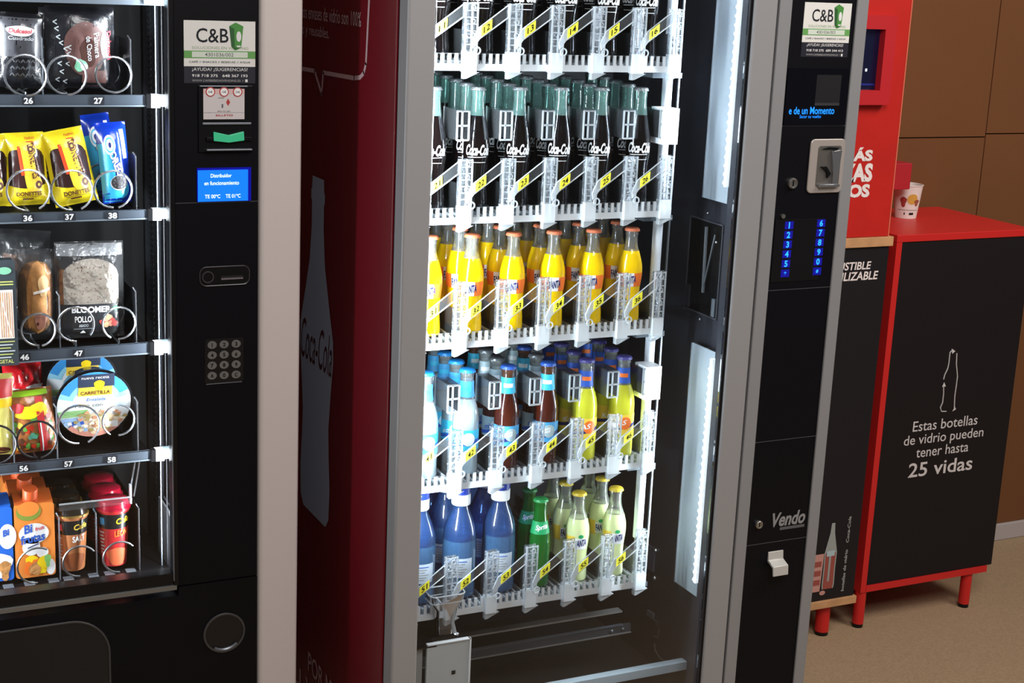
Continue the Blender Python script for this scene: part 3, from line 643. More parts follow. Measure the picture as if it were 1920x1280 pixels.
# ------------------------------------------------------------------ snack machine
SY = 2.65
SM = thing('snack_vending_machine', (.46, 2.9, FL), 'black snack vending machine with spiral shelves and a pale grey side pillar', 'vending machine')
GX0, GX1 = .08, .636; GZ0 = .349; XB = .660
b = MB(); dk = M('snack_interior', c(7, 7, 9), .5, spec=.15)
b.box(.02, .05, SY+.036, 3.20, FL+.04, 1.8, BLACK); b.box(.05, .795, 2.962, 3.20, FL+.04, 1.8, dk); b.box(.05, .795, SY+.045, 2.962, 1.72, 1.8, dk)
b.box(.05, .795, SY+.04, 2.962, FL+.04, .335, dk); b.box(.664, .795, SY+.04, 2.962, .335, 1.72, dk)
b.build('cabinet', SM, smooth=False)
b = MB(); b.box(.6605, .664, SY+.045, 2.961, .336, 1.715, M('mirror_dark_side', c(140, 144, 152), .1, metal=.9)); b.build('inner_side_wall', SM, smooth=False)
b = MB(); b.prism([(.797+.078*u, SY+.0+v, FL+.01) for u, v in ((.0, .012), (.02, .006), (.06, .002), (.14, 0), (.96, 0), (1, .003), (1, .55), (0, .55))], (0, 0, 1.8), BEIGE)
b.build('side_pillar', SM)['label'] = 'pale warm grey pillar'
b = MB(); zc = at(410, 1089, SY).z
b.box(GX1+.008, .795, SY, SY+.035, zc+.0008, 1.8, BLACK); b.build('control_panel', SM, smooth=False, bevel=.002)
b = MB(); b.box(.02, .795, SY, SY+.035, FL+.04, GZ0-.022, BLACK); b.box(GX1+.008, .795, SY, SY+.035, GZ0-.022, zc-.0008, BLACK)
b.build('lower_door', SM, smooth=False)
b = MB(); g0 = at(160, 1120, SY).z
b.box(.02, GX1+.004, SY-.004, SY+.004, g0-.0075, g0+.0005, M('window_trim_grey', c(120, 120, 116), .4, metal=.4)); b.box(.02, GX1+.006, SY+.002, SY+.03, g0, g0+.024, BLACK2)
b.box(GX1, GX1+.008, SY-.002, SY+.03, g0, 1.8, BLACK2); b.box(GX1-.0015, GX1, SY-.003, SY+.002, g0+.01, 1.8, M('window_edge_line', c(116, 122, 128), .3, metal=.5))
b.build('window_frame', SM, smooth=False)
MB().box(.05, GX1-.002, SY+.006, SY+.010, g0+.006, 1.79, GLASS).build('glass_pane', SM, smooth=False)
# service sticker, note slot, blue display, card reader, keypad, coin return, flap
X_ = lambda x, y: at(x, y, SY).x
Z_ = lambda x, y: at(x, y, SY).z
cb_sticker(SM, X_(344.5, 90), X_(478.5, 90), Z_(410, 156), Z_(410, 39), SY, '4301036/002', '918 718 375   648 367 193')
b = MB(); b.box(X_(371, 220), X_(473, 220), SY-.004, SY, Z_(420, 284), Z_(420, 160), BLACK2)
b.box(X_(373, 162), X_(463, 162), SY-.006, SY, Z_(420, 162.5), Z_(420, 160), GREYM); b.box(X_(378, 230), X_(469, 230), SY-.008, SY, Z_(424, 233), Z_(424, 229), GREYM); b.box(X_(385, 280), X_(470, 280), SY-.012, SY, Z_(428, 281), Z_(428, 278), GREYM)
b.box(X_(385, 258), X_(470, 258), SY-.010, SY-.004, Z_(428, 263), Z_(428, 256), BLACK)
b.build('note_reader', SM, smooth=False, bevel=.0008); NR = [o for o in SM.children if o.name.startswith('note_reader')][0]
b = MB(); q = SY-.0045; x0, x1, z0, z1 = X_(380, 195), X_(457, 195), Z_(418, 223), Z_(418, 166); w = x1-x0; h = z1-z0
b.box(x0, x1, q, SY-.0035, z0, z1, M('card_pink_white', c(206, 200, 200), .6)); b.box(x0, x1, q-.0003, q, z1-.16*h, z1, M('card_pink', c(216, 180, 178), .6))
for u, t in ((.17, '5€'), (.5, '10€'), (.83, '20€')):
    b.disc(x0+u*w, z1-.10*h, q-.0006, q-.0003, .0085, M('card_red', c(176, 56, 56), .6)); b.disc(x0+u*w, z1-.10*h, q-.0009, q-.0006, .0066, LBW); b.ftext(t, x0+u*w-.004, x0+u*w+.004, z1-.10*h-.002, z1-.10*h+.002, q-.0012, INK)
b.prism([(x0+.55*w, q, z0+.56*h), (x0+.60*w, q, z0+.68*h), (x0+.65*w, q, z0+.56*h), (x0+.60*w, q, z0+.44*h)], (0, -.0004, 0), M('card_red', c(176, 56, 56), .6))
b.box(x0+.44*w, x0+.48*w, q-.0004, q, z0+.38*h, z0+.50*h, GREYM); b.ftext('INTRO', x0+.36*w, x0+.50*w, z0+.68*h, z0+.72*h, q-.0004, INK); b.ftext('Sólo sin usar', x0+.34*w, x0+.66*w, z0+.25*h, z0+.29*h, q-.0004, INK)
b.ftext('BILLETES', x0+.3*w, x0+.72*w, z0+.10*h, z0+.16*h, q-.0004, M('card_red', c(176, 56, 56), .6), .02); b.box(x0, x1, q-.0003, q, z0+.215*h, z0+.222*h, GREYM)
b.build('instruction_card', NR, smooth=False)
b = MB(); q = SY-.012; f = lambda x, y: (X_(x, y), q, Z_(x, y))
b.prism([f(398, 246), f(426, 252), f(454, 245), f(455, 262), f(426, 266), f(398, 263)], (0, .006, 0), TEAL); b.build('note_slot', NR, smooth=False, bevel=.001)['label'] = 'green note slot'
b = MB(); b.box(X_(369, 345), X_(470, 345), SY-.003, SY, Z_(418, 377), Z_(418, 314), M('screen_rim', (0, 0, .25, 1), .3, emit=.35, ecol=c(10, 20, 190)))
b.box(X_(370, 345), X_(464, 345), SY-.0036, SY-.003, Z_(418, 376.5), Z_(418, 318), SCREENB); q = SY-.004
for t, xa, xb, ya, yb in (('Distribuidor', 394, 433, 332, 325), ('en funcionamiento', 382, 447, 346, 338.5), ('TE 00ºC', 383, 412, 371, 364), ('TE 01ºC', 422, 450, 370, 363)):
    b.ftext(t, X_(xa, ya), X_(xb, ya), Z_((xa+xb)/2, ya), Z_((xa+xb)/2, yb), q, SCREENT, .012)
b.build('display_screen', SM, smooth=False)['label'] = 'lit blue display screen'
b = MB(); z = Z_(400, 379); b.box(GX1+.009, .794, SY-.0004, SY, z-.0007, z+.0005, M('panel_seam', c(70, 70, 74), .4)); b.build('panel_seam', SM, smooth=False)
b = MB(); x0, x1, z0, z1 = X_(374, 520), X_(467, 520), Z_(420, 534), Z_(420, 499)
b.rplate(x0, x1, z0, z1, .012, SY-.0015, SY, BLACK2); b.tube([(x, SY-.002, z) for x, z in b.rrect(x0, x1, z0, z1, .012)], .0012, M('reader_rim', c(58, 54, 58), .35), 5, True)
p = at(389, 519, SY); b.ring(p.x, p.z, SY-.003, .0098, .0015, M('reader_rim', c(58, 54, 58), .35)); b.disc(p.x, p.z, SY-.002, SY, .008, BLACK2)
b.box(X_(414, 520), X_(455, 520), SY-.003, SY, Z_(434, 523), Z_(434, 520), M('reader_lip', c(110, 104, 110), .35)); b.box(X_(414, 520), X_(455, 520), SY-.002, SY, Z_(434, 520), Z_(434, 516), M('slot_black', c(3, 3, 3), .6))
b.build('coin_slot', SM)
b = MB(); b.rplate(X_(384, 675), X_(456, 675), Z_(420, 716), Z_(420, 634), .004, SY-.001, SY, M('keypad_dark', c(8, 8, 12), .35))
b.box(X_(386, 717), X_(453, 717), SY-.002, SY, Z_(420, 718), Z_(420, 716.6), GREYM); b.build('keypad', SM); KP2 = [o for o in SM.children if o.name.startswith('keypad')][0]
for r in range(4):
    for k, t in enumerate(['123', '456', '789', 'A0C'][r]):
        p = at(397+22.5*k, 646+19.2*r-1.2*k, SY); b = MB()
        b.disc(p.x, p.z, SY-.003, SY-.001, .0072, M('key_metal', c(120, 120, 118), .4, metal=.4), 18, .0086)
        hw = min(.0028, .0036*tgeo(t, .03)[2]); b.ftext(t, p.x-hw, p.x+hw, p.z-.0036, p.z+.0036, SY-.0034, BLACK2, .03); b.build('key', KP2)
b = MB(); p = at(420, 1185, SY); rim = M('dark_rim', c(64, 64, 64), .35)
b.ring(p.x, p.z, SY-.002, .0385, .0024, rim, 40); b.disc(p.x, p.z, SY-.0012, SY, .0375, M('cup_black', c(8, 10, 12), .4), 40)
b.tube([(p.x+.034*math.cos(a), SY-.003, p.z+.034*math.sin(a)) for a in [math.radians(235+i*8) for i in range(11)]], .003, GREYM, 6)
b.build('coin_return_cup', SM)
b = MB(); x0, x1, z0, z1 = .12, X_(205, 1220), .04, Z_(130, 1165)
z1 = (Z_(0, 1185)+Z_(140, 1164))/2
pts = b.rrect(.06, x1, z1-.24, z1, .07, 10); b.prism([(x, SY-.001, z) for x, z in pts], (0, .001, 0), M('flap_black', c(14, 17, 20), .4)); b.tube([(x, SY-.0015, z) for x, z in pts], .0022, rim, 6, True)
b.build('delivery_flap', SM)

# shelves: tray with price rail, number tags, spirals, lane walls
FY = 2.72
SHELF = {'A': (178, 200), 'B': (397, 415), 'C': (651.5, 672.5), 'D': (858, 876)}
RAILM = M('price_rail', c(62, 70, 80), .4, spec=.4); RAILM2 = M('price_rail_light', c(104, 114, 124), .4)
ZF = {}
TAGS = {'A': [('26', 53, 190), ('27', 184, 189)], 'B': [('36', 52, 409), ('37', 130, 405), ('38', 211, 403)], 'C': [('46', 46, 670), ('47', 147, 662)], 'D': [('56', 44, 874), ('57', 128, 864), ('58', 209, 855)]}
COILS = {'A': [(48, 141, 38, 1, -90, 360, 1), (125, 141, 36, 1, -90, 360, 1), (213, 140, 33, 1, -90, 360, 1)], 'B': [(53, 357, 39, 1, -62, 332, 1), (135, 357, 38, 1, -66, 336, 1), (212, 355, 35, 1, -76, 346, 1)],
         'C': [(72, 618, 31, 1, -80, 350, 1), (142, 608, 33, 1, -40, 310, 1), (223, 606, 31, 1, 238, 328, -1)], 'D': [(-8, 833, 37, 0, -80, 350, 1), (69, 824, 36, 0, -80, 350, 1), (148, 796, 38, 1, -66, 336, 1), (222, 788, 30, 1, 236, 326, -1)],
         'E': [(70, 1060, 36, 2, 60, 210, 1), (150, 1052, 31, 2, 35, 235, 1), (225, 1044, 31, 2, 40, 230, 1)]}
WALLS = {'A': [-2, 81, 246], 'B': [256], 'C': [113, 256], 'D': [27, 108, 259], 'E': [113, 182, 262]}
DARKWIRE = M('black_wire', c(52, 52, 56), .3, metal=.6); GREYWIRE = M('dull_wire', c(120, 122, 124), .3, metal=.8)
for s in 'ABCDE':
    b = MB()
    if s != 'E':
        za, zb3 = at(150, SHELF[s][0], FY).z, at(150, SHELF[s][1], FY).z; ZF[s] = za
        b.box(.055, .612, FY, FY+.006, zb3, za, RAILM); b.box(.055, .612, FY-.001, FY, zb3, zb3+.0025, RAILM2); b.box(.055, .612, FY+.001, FY+.008, za-.002, za, RAILM2)
        b.box(.055, .612, FY+.006, 2.955, za-.012, za-.006, dk)
    else:
        za = at(150, 1083, FY).z; ZF[s] = za
        b.box(.055, .645, FY, 2.955, za-.012, za-.004, dk); b.box(.055, .645, FY-.006, FY, za-.016, za-.002, BLACK2)
        for x in (20, 60, 105, 133, 180, 210, 250): p = at(x, 1088-x*.14, FY); b.box(p.x-.012, p.x+.006, FY, FY+.02, za-.004, za-.002, GREYM)
    sh = b.build('shelf', SM, smooth=False)
    if s != 'E':
        b = MB(); b.box(.612, .6205, FY-.004, FY+.010, zb3-.002, za+.002, BLACK2); b.box(.6205, .636, FY-.004, FY+.016, zb3-.002, za+.001, WHITE); b.box(.636, .650, FY, FY+.02, zb3, za, M('clip_grey', c(150, 168, 176), .4))
        b.build('end_clip', sh, smooth=False)['label'] = 'white end clip'
        for t, x, y in TAGS[s]:
            p = at(x, y, FY); p.z = (za+zb3)/2; b = MB(); b.box(p.x-.0105, p.x+.0105, FY-.0016, FY, p.z-.0065, p.z+.0075, M('tag_black', c(32, 36, 44), .4)); b.ftext(t, p.x-.0075, p.x+.0075, p.z-.005, p.z+.0055, FY-.002, WHITETXT, .03)
            b.build('number_tag', sh, smooth=False)
    for x, y, rp, mt, a0, sw, sg in COILS[s]:      # centre, size, wire, start angle, sweep, sense
        p = at(x, y, FY+.004); k = (p-camo.location).dot(FW)/F_PX; r = rp*k; b = MB(); path = []
        a0 = math.radians(a0); e0 = a0+sg*math.radians(sw); n = int(sw/15)
        for i in range(n+1):
            t = a0+(e0-a0)*i/n; path.append((p.x+r*math.cos(t), FY+.001+.006*i/n, p.z+r*math.sin(t)))
        zz = path[-1][2]
        if s != 'E' and not (s == 'D' and x > 100):
            path += [(path[-1][0], FY+.009, za+.0022), (path[-1][0], FY+.088, za+.0022)]
            for i in range(25):
                t = e0+sg*2*PI*i/24; path.append((p.x+r*math.cos(t), FY+.094+.004*i/24, p.z+r*math.sin(t)))
        b.tube(path, .0020, {1: CHROME, 0: DARKWIRE, 2: GREYWIRE}[mt], 6); b.build('spiral', sh)
    for x in WALLS[s]:
        p = at(x, SHELF[s][0] if s != 'E' else 1070, FY+.01); b = MB(); hh = .095 if s != 'E' else .12
        b.box(p.x-.0008, p.x+.0008, FY+.010, 2.955 if x > 240 else FY+.012, za-.004, za+hh, M('lane_wall', c(30, 31, 36), .35)); b.tube([(p.x, FY+.010, za-.004), (p.x, FY+.010, za+hh), (p.x-.003, FY+.018, za+hh+.006)], .0013, CHROME if x > 240 else GREYM, 6)
        b.build('lane_wall', sh, smooth=False)
b = MB(); b.box(.055, .652, FY-.002, FY+.0, at(150, 20, FY).z+.012, at(150, 4, FY).z+.012, RAILM2); b.box(.61, .65, FY-.006, FY+.01, at(285, 8, FY).z, at(285, -12, FY).z, M('clip_grey', c(150, 168, 176), .4)); b.box(.055, .612, FY, 2.955, at(150, 6, FY).z+.012, at(150, 2, FY).z+.012, dk); b.build('shelf', SM, smooth=False)
# perforated upright on the inner side wall
b = MB(); xa = XB-.0; ya, yb = 2.845, 2.93
b.box(XB-.003, XB, ya, yb, .34, 1.7, M('upright_dark', c(58, 62, 70), .3, metal=.5))
for i in range(120): z = .36+i*.0112; b.prism([(XB-.0036, ya+.03, z), (XB-.0036, ya+.056, z+.003), (XB-.0036, ya+.056, z+.007), (XB-.0036, ya+.03, z+.004)], (.0006, 0, 0), M('slot_black', c(3, 3, 3), .6))
b.build('perforated_upright', SM, smooth=False)
b = MB(); b.box(.633, .6352, FY+.018, FY+.021, .35, 1.7, M('rod_dull', c(92, 98, 106), .4, metal=.2)); b.box(.645, .6462, FY+.02, FY+.022, .35, 1.7, M('rod_dark', c(44, 46, 52), .4)); b.build('guide_rod', SM, smooth=False)
b = MB(); f = lambda x, y: (.655, atx(x, y, .655).y, atx(x, y, .655).z)
b.prism([f(297, 930), f(297, 1072), f(321, 1066), f(321, 985), f(316, 958)], (.003, 0, 0), M('corner_plate', c(196, 200, 206), .4)); b.build('corner_plate', SM, smooth=False)
b = MB(); p0 = at(110, 951, FY+.012); p1 = at(246, 936, FY+.012); b.box(p0.x, p1.x, FY+.006, FY+.008, p1.z-.006, p1.z+.007, ACRYL); b.box(p0.x, p1.x, FY+.005, FY+.009, p1.z+.006, p1.z+.008, ACRYLE); b.box(p1.x-.003, p1.x, FY+.005, FY+.016, p1.z-.006, p1.z+.03, ACRYLE); b.build('retaining_bar', SM, smooth=False)
b = MB()
for x, y0_, y1_ in ((246, 925, 860), (254, 930, 862)): p0, p1 = at(x-3, y0_, FY+.03), at(x+8, y1_, FY+.03); b.tube([p0, p1], .0016, CHROME)
b.build('hanging_wire', SM)
# ------------------------------------------------------------------ snacks on the shelves
def pack(xb, yb, xt, yt, Y, wb, wt, t, lean=0.0, back=.25, px=2.4, pv=5, wr=.0015, seed=0, seal=.05, hs=0):
    """a flexible packet: returns (front surface S(u,v,off), builder of the closed skin, base point). Widths are measured in picture widths at this depth"""
    Y = max(Y, FY+.0135+t+wr*1.5) if t else Y
    O = at(xb, yb, Y); T = at(xt, yt, Y+lean); zs = min(ZF.values(), key=lambda q: abs(q-O.z)); O.z = max(O.z, zs+.0085) if t else O.z
    k = (O-camo.location).dot(FW)/F_PX*1.06; k2 = (T-camo.location).dot(FW)/F_PX*1.06
    uz = T-O; h = uz.length; uz = uz/h; ux = Vector((1, 0, 0)); ux = (ux-uz*ux.dot(uz)).normalized(); n = ux.cross(uz)
    def S(u, v, off=0.0):                         # u -1..1, v 0..1
        w = (wb*k+(wt*k2-wb*k)*v)/2
        e = max(0, 1-abs(u)**px)*max(0, 1-abs(2*v-1)**pv)
        if v < seal or v > 1-seal: e *= .5
        q = noise.noise(Vector((u*2.3+seed, v*5.1, seed*1.7)))+.5*noise.noise(Vector((u*6+seed, v*11, 3.1)))
        sag = hs*math.sin(PI*v)*u
        return O+ux*(u*w+sag)+uz*(v*h)+n*(t*e+wr*q+off)
    def skin(b, m, nu=22, nv=34):
        b.patch(S, (-1, 0), (2, 0), (0, 1), m, 0, nu, nv)
        SB = lambda u, v, off=0: S(u, v, 0)-n*(2*back*t*max(0, 1-abs(u)**px)*max(0, 1-abs(2*v-1)**pv)+.0003+t*max(0, 1-abs(u)**px)*max(0, 1-abs(2*v-1)**pv))
        b.patch(SB, (-1, 0), (2, 0), (0, 1), m, 0, nu, nv)
        for q in range(9):                        # crimped seal at the top
            pass
    return S, skin, O
def crimp(b, S, v0, v1, m, n=16):
    for i in range(n): b.patch(S, (-.96+1.92*i/n, v0), (.05, 0), (0, v1-v0), m, .0007, 1, 3)
CHOC = M('chocolate_brown', c(66, 36, 30), .35, coat=.3); CHOCW = M('chocolate_pastry', c(98, 66, 62), .45, mott=.2, mscale=60)
FB = CLEAR('dark_tint_film', (.42, .42, .45, 1), .35, (.05, .05, .06, 1), refl=2.5, rough=.14, bump=.5, bscale=40)
PB = M('black_pack', c(30, 31, 36), .25, coat=.4, bump=.4, bscale=35)
def add(o_thing, b, nm, lab=None):
    q = b.build(nm, o_thing); 
    if lab: q['label'] = lab
    return q
PKG = M('print_light', c(196, 204, 208), .5); PKR = M('print_pinkred', c(216, 70, 84), .5)
# top row: two black-printed pastry packs
S, skin, O = pack(38, 176, 40, 24, 2.745, 80, 76, .020, wr=.002, seed=2, px=2.0)
t = thing('pastry_pack', O, 'black printed film pack with a square chocolate pastry above the number 26', 'pastry pack')
b = MB(); skin(b, PB); b.patch(S, (-.98, .42), (1.9, 0), (0, .52), M('pack_grey_film', c(78, 78, 84), .25, coat=.4), .0004, 12, 10)
for k in range(5):
    for j in range(3): b.patch(S, (-.5+.22*k, .16+.09*j), (.09, .03), (.0, .025), M('print_dim', c(92, 96, 100), .5), .0006, 2, 1); b.patch(S, (-.41+.22*k, .19+.09*j), (.09, -.03), (0, .025), M('print_dim', c(92, 96, 100), .5), .0006, 2, 1)
add(t, b, 'wrapper')
b = MB(); b.blob(S, -.1, .765, .62, .07, LBW, .0010, wob=.05); b.stext('Dulcesol', S, (-.62, .735), (1.05, .0), (0, .06), PKR, .0014, .03, .2); b.stext('Cuadrado', S, (-.62, .645), (1.1, 0), (0, .05), PKG, .0012, .01, .1); add(t, b, 'print', 'pink and white lettering')
S, skin, O = pack(150, 177, 148, 12, 2.745, 124, 120, .022, wr=.0025, seed=7, px=2.2)
t = thing('pastry_pack', O, 'wide black film pack with a round brown palmier pastry above the number 27', 'pastry pack')
b = MB(); skin(b, PB); b.blob(S, .12, .50, .60, .33, CHOCW, .0004, 30, .03, 6); b.blob(S, .2, .45, .24, .18, CHOC, .0007, 20, .05, 3); b.patch(S, (.02, .03), (.7, 0), (0, .2), CHOCW, .0004, 6, 4)
for (u, v) in [(-.78, .80), (-.74, .72), (-.70, .62), (-.62, .55), (-.5, .48), (-.42, .42), (-.66, .30), (-.60, .20), (-.7, .10), (-.5, .08), (-.45, .3), (-.4, .5)]:
    b.patch(S, (u, v), (.11, .025), (.0, .014), PKG, .001, 2, 1); b.patch(S, (u, v+.002), (.11, -.028), (0, .014), PKG, .001, 2, 1)
b.patch(S, (.42, .80), (.3, -.03), (0, .025), LBW, .0012, 4, 1)
add(t, b, 'wrapper')
b = MB(); b.blob(S, .70, .54, .15, .17, LBW, .0012); b.stext('Dulcesol', S, (.72, .70), (.03, -.34), (.16, 0.02), PKR, .0016, .03); b.stext('Palmera', S, (.34, .68), (.05, -.30), (.16, .02), PKG, .0012, .01); b.stext('de Choco', S, (.12, .64), (.06, -.30), (.15, .02), PKG, .0012, .01)
b.blob(S, -.03, .29, .19, .075, M('print_mint', c(130, 196, 160), .5), .0012, 16, .12, 3, 2); b.blob(S, .06, .27, .10, .04, LBW, .0014, 12, .1); add(t, b, 'print', 'pink, white and mint print')
S, skin, O = pack(138, 150, 138, 16, 2.875, 124, 120, .02, wr=.004, seed=12)
t = thing('pastry_pack', O, 'dark crinkled film pack half hidden behind the wide palmier pastry pack', 'pastry pack'); b = MB(); skin(b, PB); add(t, b, 'wrapper'); b = MB()
for i in range(7): b.patch(S, (-.8+.22*i, .86+.02*(i % 3)), (.14, .03), (0, .012), PKG, .001, 2, 1)
add(t, b, 'print', 'pale printed marks')
# second row: yellow doughnut packs and blue biscuit packs
YEL = M('yellow_wrapper', c(246, 222, 40), .25, coat=.4, bump=.35, bscale=30); YELB = M('yellow_band', c(244, 206, 60), .3, coat=.3); BRN = M('dark_window', c(52, 30, 28), .18, coat=.5, bump=.3, bscale=25); ORR = M('orange_red', c(206, 70, 30), .4); REDT = M('print_red', c(200, 36, 30), .5); BRT = M('print_brown', c(92, 40, 24), .5)
def donut_pack(geo, lab, full=True):
    S, skin, O = pack(*geo, px=2.2); t = thing('doughnut_pack', O, lab, 'doughnut pack', 'yellow doughnut packs')
    b = MB(); skin(b, YEL); add(t, b, 'wrapper')
    b = MB(); b.patch(S, (-.86, .28), (1.72, 0), (.04, .40), BRN, .0005, 16, 14); b.blob(S, -.42, .64, .42, .14, BRN, .0006, 24, .06, 4, 1); b.blob(S, .55, .62, .34, .16, BRN, .0006, 24, .05, 4, 2); b.blob(S, .0, .30, .8, .06, BRN, .0006, 24)
    add(t, b, 'film_window', 'dark film window over chocolate doughnuts')
    b = MB(); b.patch(S, (-.12, .30), (.62, 0), (-.22, .58), YELB, .0010, 8, 16); b.patch(S, (-.30, .42), (.16, 0), (-.12, .40), ORR, .0011, 4, 10); b.blob(S, .28, .30, .40, .12, YELB, .0010); b.blob(S, .20, .76, .32, .075, YELB, .0010)
    b.stext('DONETTES', S, (.06, .83), (.17, -.47), (.36, .04), BRT, .0016, .02); b.patch(S, (.05, .87), (.36, .0), (0, .012), REDT, .0018, 4, 1); b.patch(S, (.40, .86), (.06, -.07), (.03, .0), REDT, .0018, 1, 4)
    b.blob(S, .50, .285, .17, .055, BRT, .0016); b.blob(S, .50, .285, .06, .02, YELB, .002); b.blob(S, .22, .775, .15, .045, BRT, .002); b.blob(S, .22, .775, .06, .018, YELB, .0024)
    b.stext('nuevo', S, (.0, .905), (.5, 0), (0, .035), REDT, .0012)
    b.stext('DONETTES', S, (-.58, .135), (1.2, 0), (0, .06), BRT, .0012, .03); b.patch(S, (-.5, .118), (1.0, 0), (0, .006), BRT, .0012, 8, 1); b.patch(S, (-.3, .085), (.5, 0), (0, .018), BRT, .0012, 6, 1)
    add(t, b, 'print', 'brown lettering on a yellow band')
donut_pack((54, 398, 42, 248, 2.742, 73, 70, .022, .010), 'yellow doughnut pack standing above the number 36')
donut_pack((146, 399, 114, 242, 2.742, 76, 72, .022, .010), 'yellow doughnut pack standing above the number 37, beside the blue biscuits')
donut_pack((-22, 396, -26, 250, 2.742, 76, 72, .022, .010), 'yellow doughnut pack cut off by the edge of the photo')
donut_pack((66, 380, 62, 252, 2.85, 70, 66, .02, .010), 'yellow doughnut pack behind the one numbered 36')
BLU = M('blue_wrapper', c(20, 60, 190), .22, coat=.5, bump=.25, bscale=30); CYA = M('cyan_print', c(60, 180, 226), .3, coat=.3); DKB = M('cookie_dark', c(60, 58, 62), .5, bump=.4, bscale=120)
def biscuit(geo, lab):
    S, skin, O = pack(*geo); t = thing('biscuit_pack', O, lab, 'biscuit pack', 'blue biscuit packs')
    b = MB(); skin(b, BLU); add(t, b, 'wrapper')
    b = MB(); b.patch(S, (-.98, .12), (.9, .04), (-.0, .62), CYA, .0005, 8, 12); b.blob(S, .1, .18, .72, .13, CYA, .0007); b.patch(S, (-.9, .02), (1.2, 0), (0, .1), CYA, .0006, 6, 4); b.patch(S, (.55, .55), (.3, 0), (-.1, .36), LBW, .0008, 4, 8)
    b.blob(S, -.28, .73, .36, .125, LBW, .0014); b.blob(S, -.28, .73, .28, .095, CYA, .0018); b.blob(S, -.28, .73, .22, .075, LBW, .0020); b.blob(S, -.28, .73, .09, .035, LBN, .0024)
    b.stext('OREO', S, (-.42, .62), (.46, -.30), (.42, .05), LBN, .0016, .07); b.stext('OREO', S, (-.40, .62), (.46, -.30), (.40, .05), LBW, .0022, .03)
    add(t, b, 'print', 'white lettering on cyan')
    b = MB(); b.blob(S, .10, .265, .56, .085, DKB, .004, 24); b.blob(S, .10, .255, .60, .09, LBW, .0020, 24); b.blob(S, .08, .32, .4, .04, LBW, .003, 16, .2, 3, 4)
    for i in range(10): a = 2*PI*i/10; b.blob(S, .10+.38*math.cos(a), .265+.058*math.sin(a), .05, .012, M('cookie_grey', c(110, 108, 112), .5), .0048, 8, 0, 1)
    add(t, b, 'cookie_picture', 'picture of a dark sandwich cookie')
biscuit((221, 391, 205, 229, 2.742, 50, 54, .020, .010, .25, 2.4, 5, .0010, 3), 'blue biscuit pack standing above the number 38')
biscuit((200, 380, 176, 213, 2.85, 52, 50, .020, .010, .25, 2.4, 5, .0010, 5), 'blue biscuit pack half hidden behind the front biscuit pack')
# third row: sandwich carton, wrapped roll, sliced-bread sandwich
CART = M('carton_dark', c(58, 66, 72), .4); BREAD = M('bread_crumb', c(250, 242, 228), .75, mott=.07, mscale=120, bump=.1, bscale=160); CRUST = M('bread_crust', c(176, 118, 62), .6, mott=.2, mscale=50, bump=.3, bscale=80); ROLL = M('bread_roll', c(196, 138, 78), .6, mott=.2, mscale=45, bump=.3, bscale=60)
S, skin, O = pack(4, 686, -4, 488, FY-.009, 58, 57, .0, 0.012, wr=0)
t = thing('sandwich_carton', O, 'dark sandwich carton with a window leaning over the shelf front', 'sandwich box')
b = MB(); bf = [(0, 1, 3, 2), (4, 6, 7, 5), (0, 4, 5, 1), (2, 3, 7, 6), (0, 2, 6, 4), (1, 5, 7, 3)]
b.add([S(u, v, o) for o in (0, -.0012) for u in (-1, 1) for v in (0, 1)], bf, CART); b.add([S(u, v, o) for o in (-.0012, -.05) for u in (-.98, .98) for v in (.22, .99)], bf, CART); add(t, b, 'carton')
b = MB(); b.patch(S, (-.9, .26), (1.7, 0), (0, .46), BREAD, .0006, 4, 4)
for i in range(6): b.patch(S, (.05+.13*i, .27), (.05, 0), (-.03, .43), [CRUST, ROLL, M('filling_pink', c(190, 130, 110), .6)][i % 3], .0009, 1, 8)
b.patch(S, (.1, .62), (.05, 0), (.55, -.36), LBW, .0014, 1, 8); add(t, b, 'window', 'carton window showing the sandwich')
b = MB(); b.blob(S, .35, .90, .42, .035, M('print_mint', c(130, 196, 160), .5), .0008); GY = M('print_lime', c(190, 196, 110), .5)
for v in (.79, .765): b.patch(S, (-.5, v), (1.35, 0), (0, .012), GY, .0008, 4, 1)
for i in range(6): b.patch(S, (-.5, .225-.03*i), (1.3-.12*(i % 3), 0), (0, .010), PKG if i % 2 else GY, .0008, 4, 1)
b.stext('VEGETAL', S, (-.5, .025), (1.2, 0), (0, .035), GY, .0008, .02); add(t, b, 'print', 'lime and white lettering')
S, skin, O = pack(70, 655, 68, 466, 2.735, 70, 72, .030, .012, wr=.003, seed=21, px=2)
t = thing('wrapped_roll', O, 'golden bread roll in crinkled clear film above the number 46', 'sandwich')
b = MB(); q = O; 
RS = lambda u, v, off=0: S(u*.62-.05+.1*v, .10+.72*v, -.004)+Vector((0, -.0+.0, 0))
b.patch(lambda u, v, off=0: S(-.05+.84*u*math.sqrt(max(0, 1-(2*v-1)**4)), .08+.80*v, -.012+.014*math.sqrt(max(0, 1-u*u))), (-1, 0), (2, 0), (0, 1), ROLL, 0, 18, 24)
b.blob(S, .05, .24, .30, .10, M('filling_pink', c(190, 130, 110), .6), .006, 18, .08); b.blob(S, .18, .62, .26, .12, M('roll_light', c(226, 184, 128), .6), .005, 18, .08); b.patch(S, (-.3, .52), (.8, .05), (0, .03), BREAD, .006, 8, 2); b.blob(S, -.1, .2, .06, .02, BRT, .007)
b.blob(S, -.45, .45, .12, .3, CRUST, .002, 16, .1); add(t, b, 'bread_roll', 'golden bread roll')
b = MB(); skin(b, FILM); add(t, b, 'film', 'clear film')
S, skin, O = pack(171, 640, 166, 452, 2.74, 116, 120, .020, .015, wr=.002, seed=31, px=4)
t = thing('bread_sandwich', O, 'thick seeded white-bread sandwich in clear film with a black label above the number 47', 'sandwich')
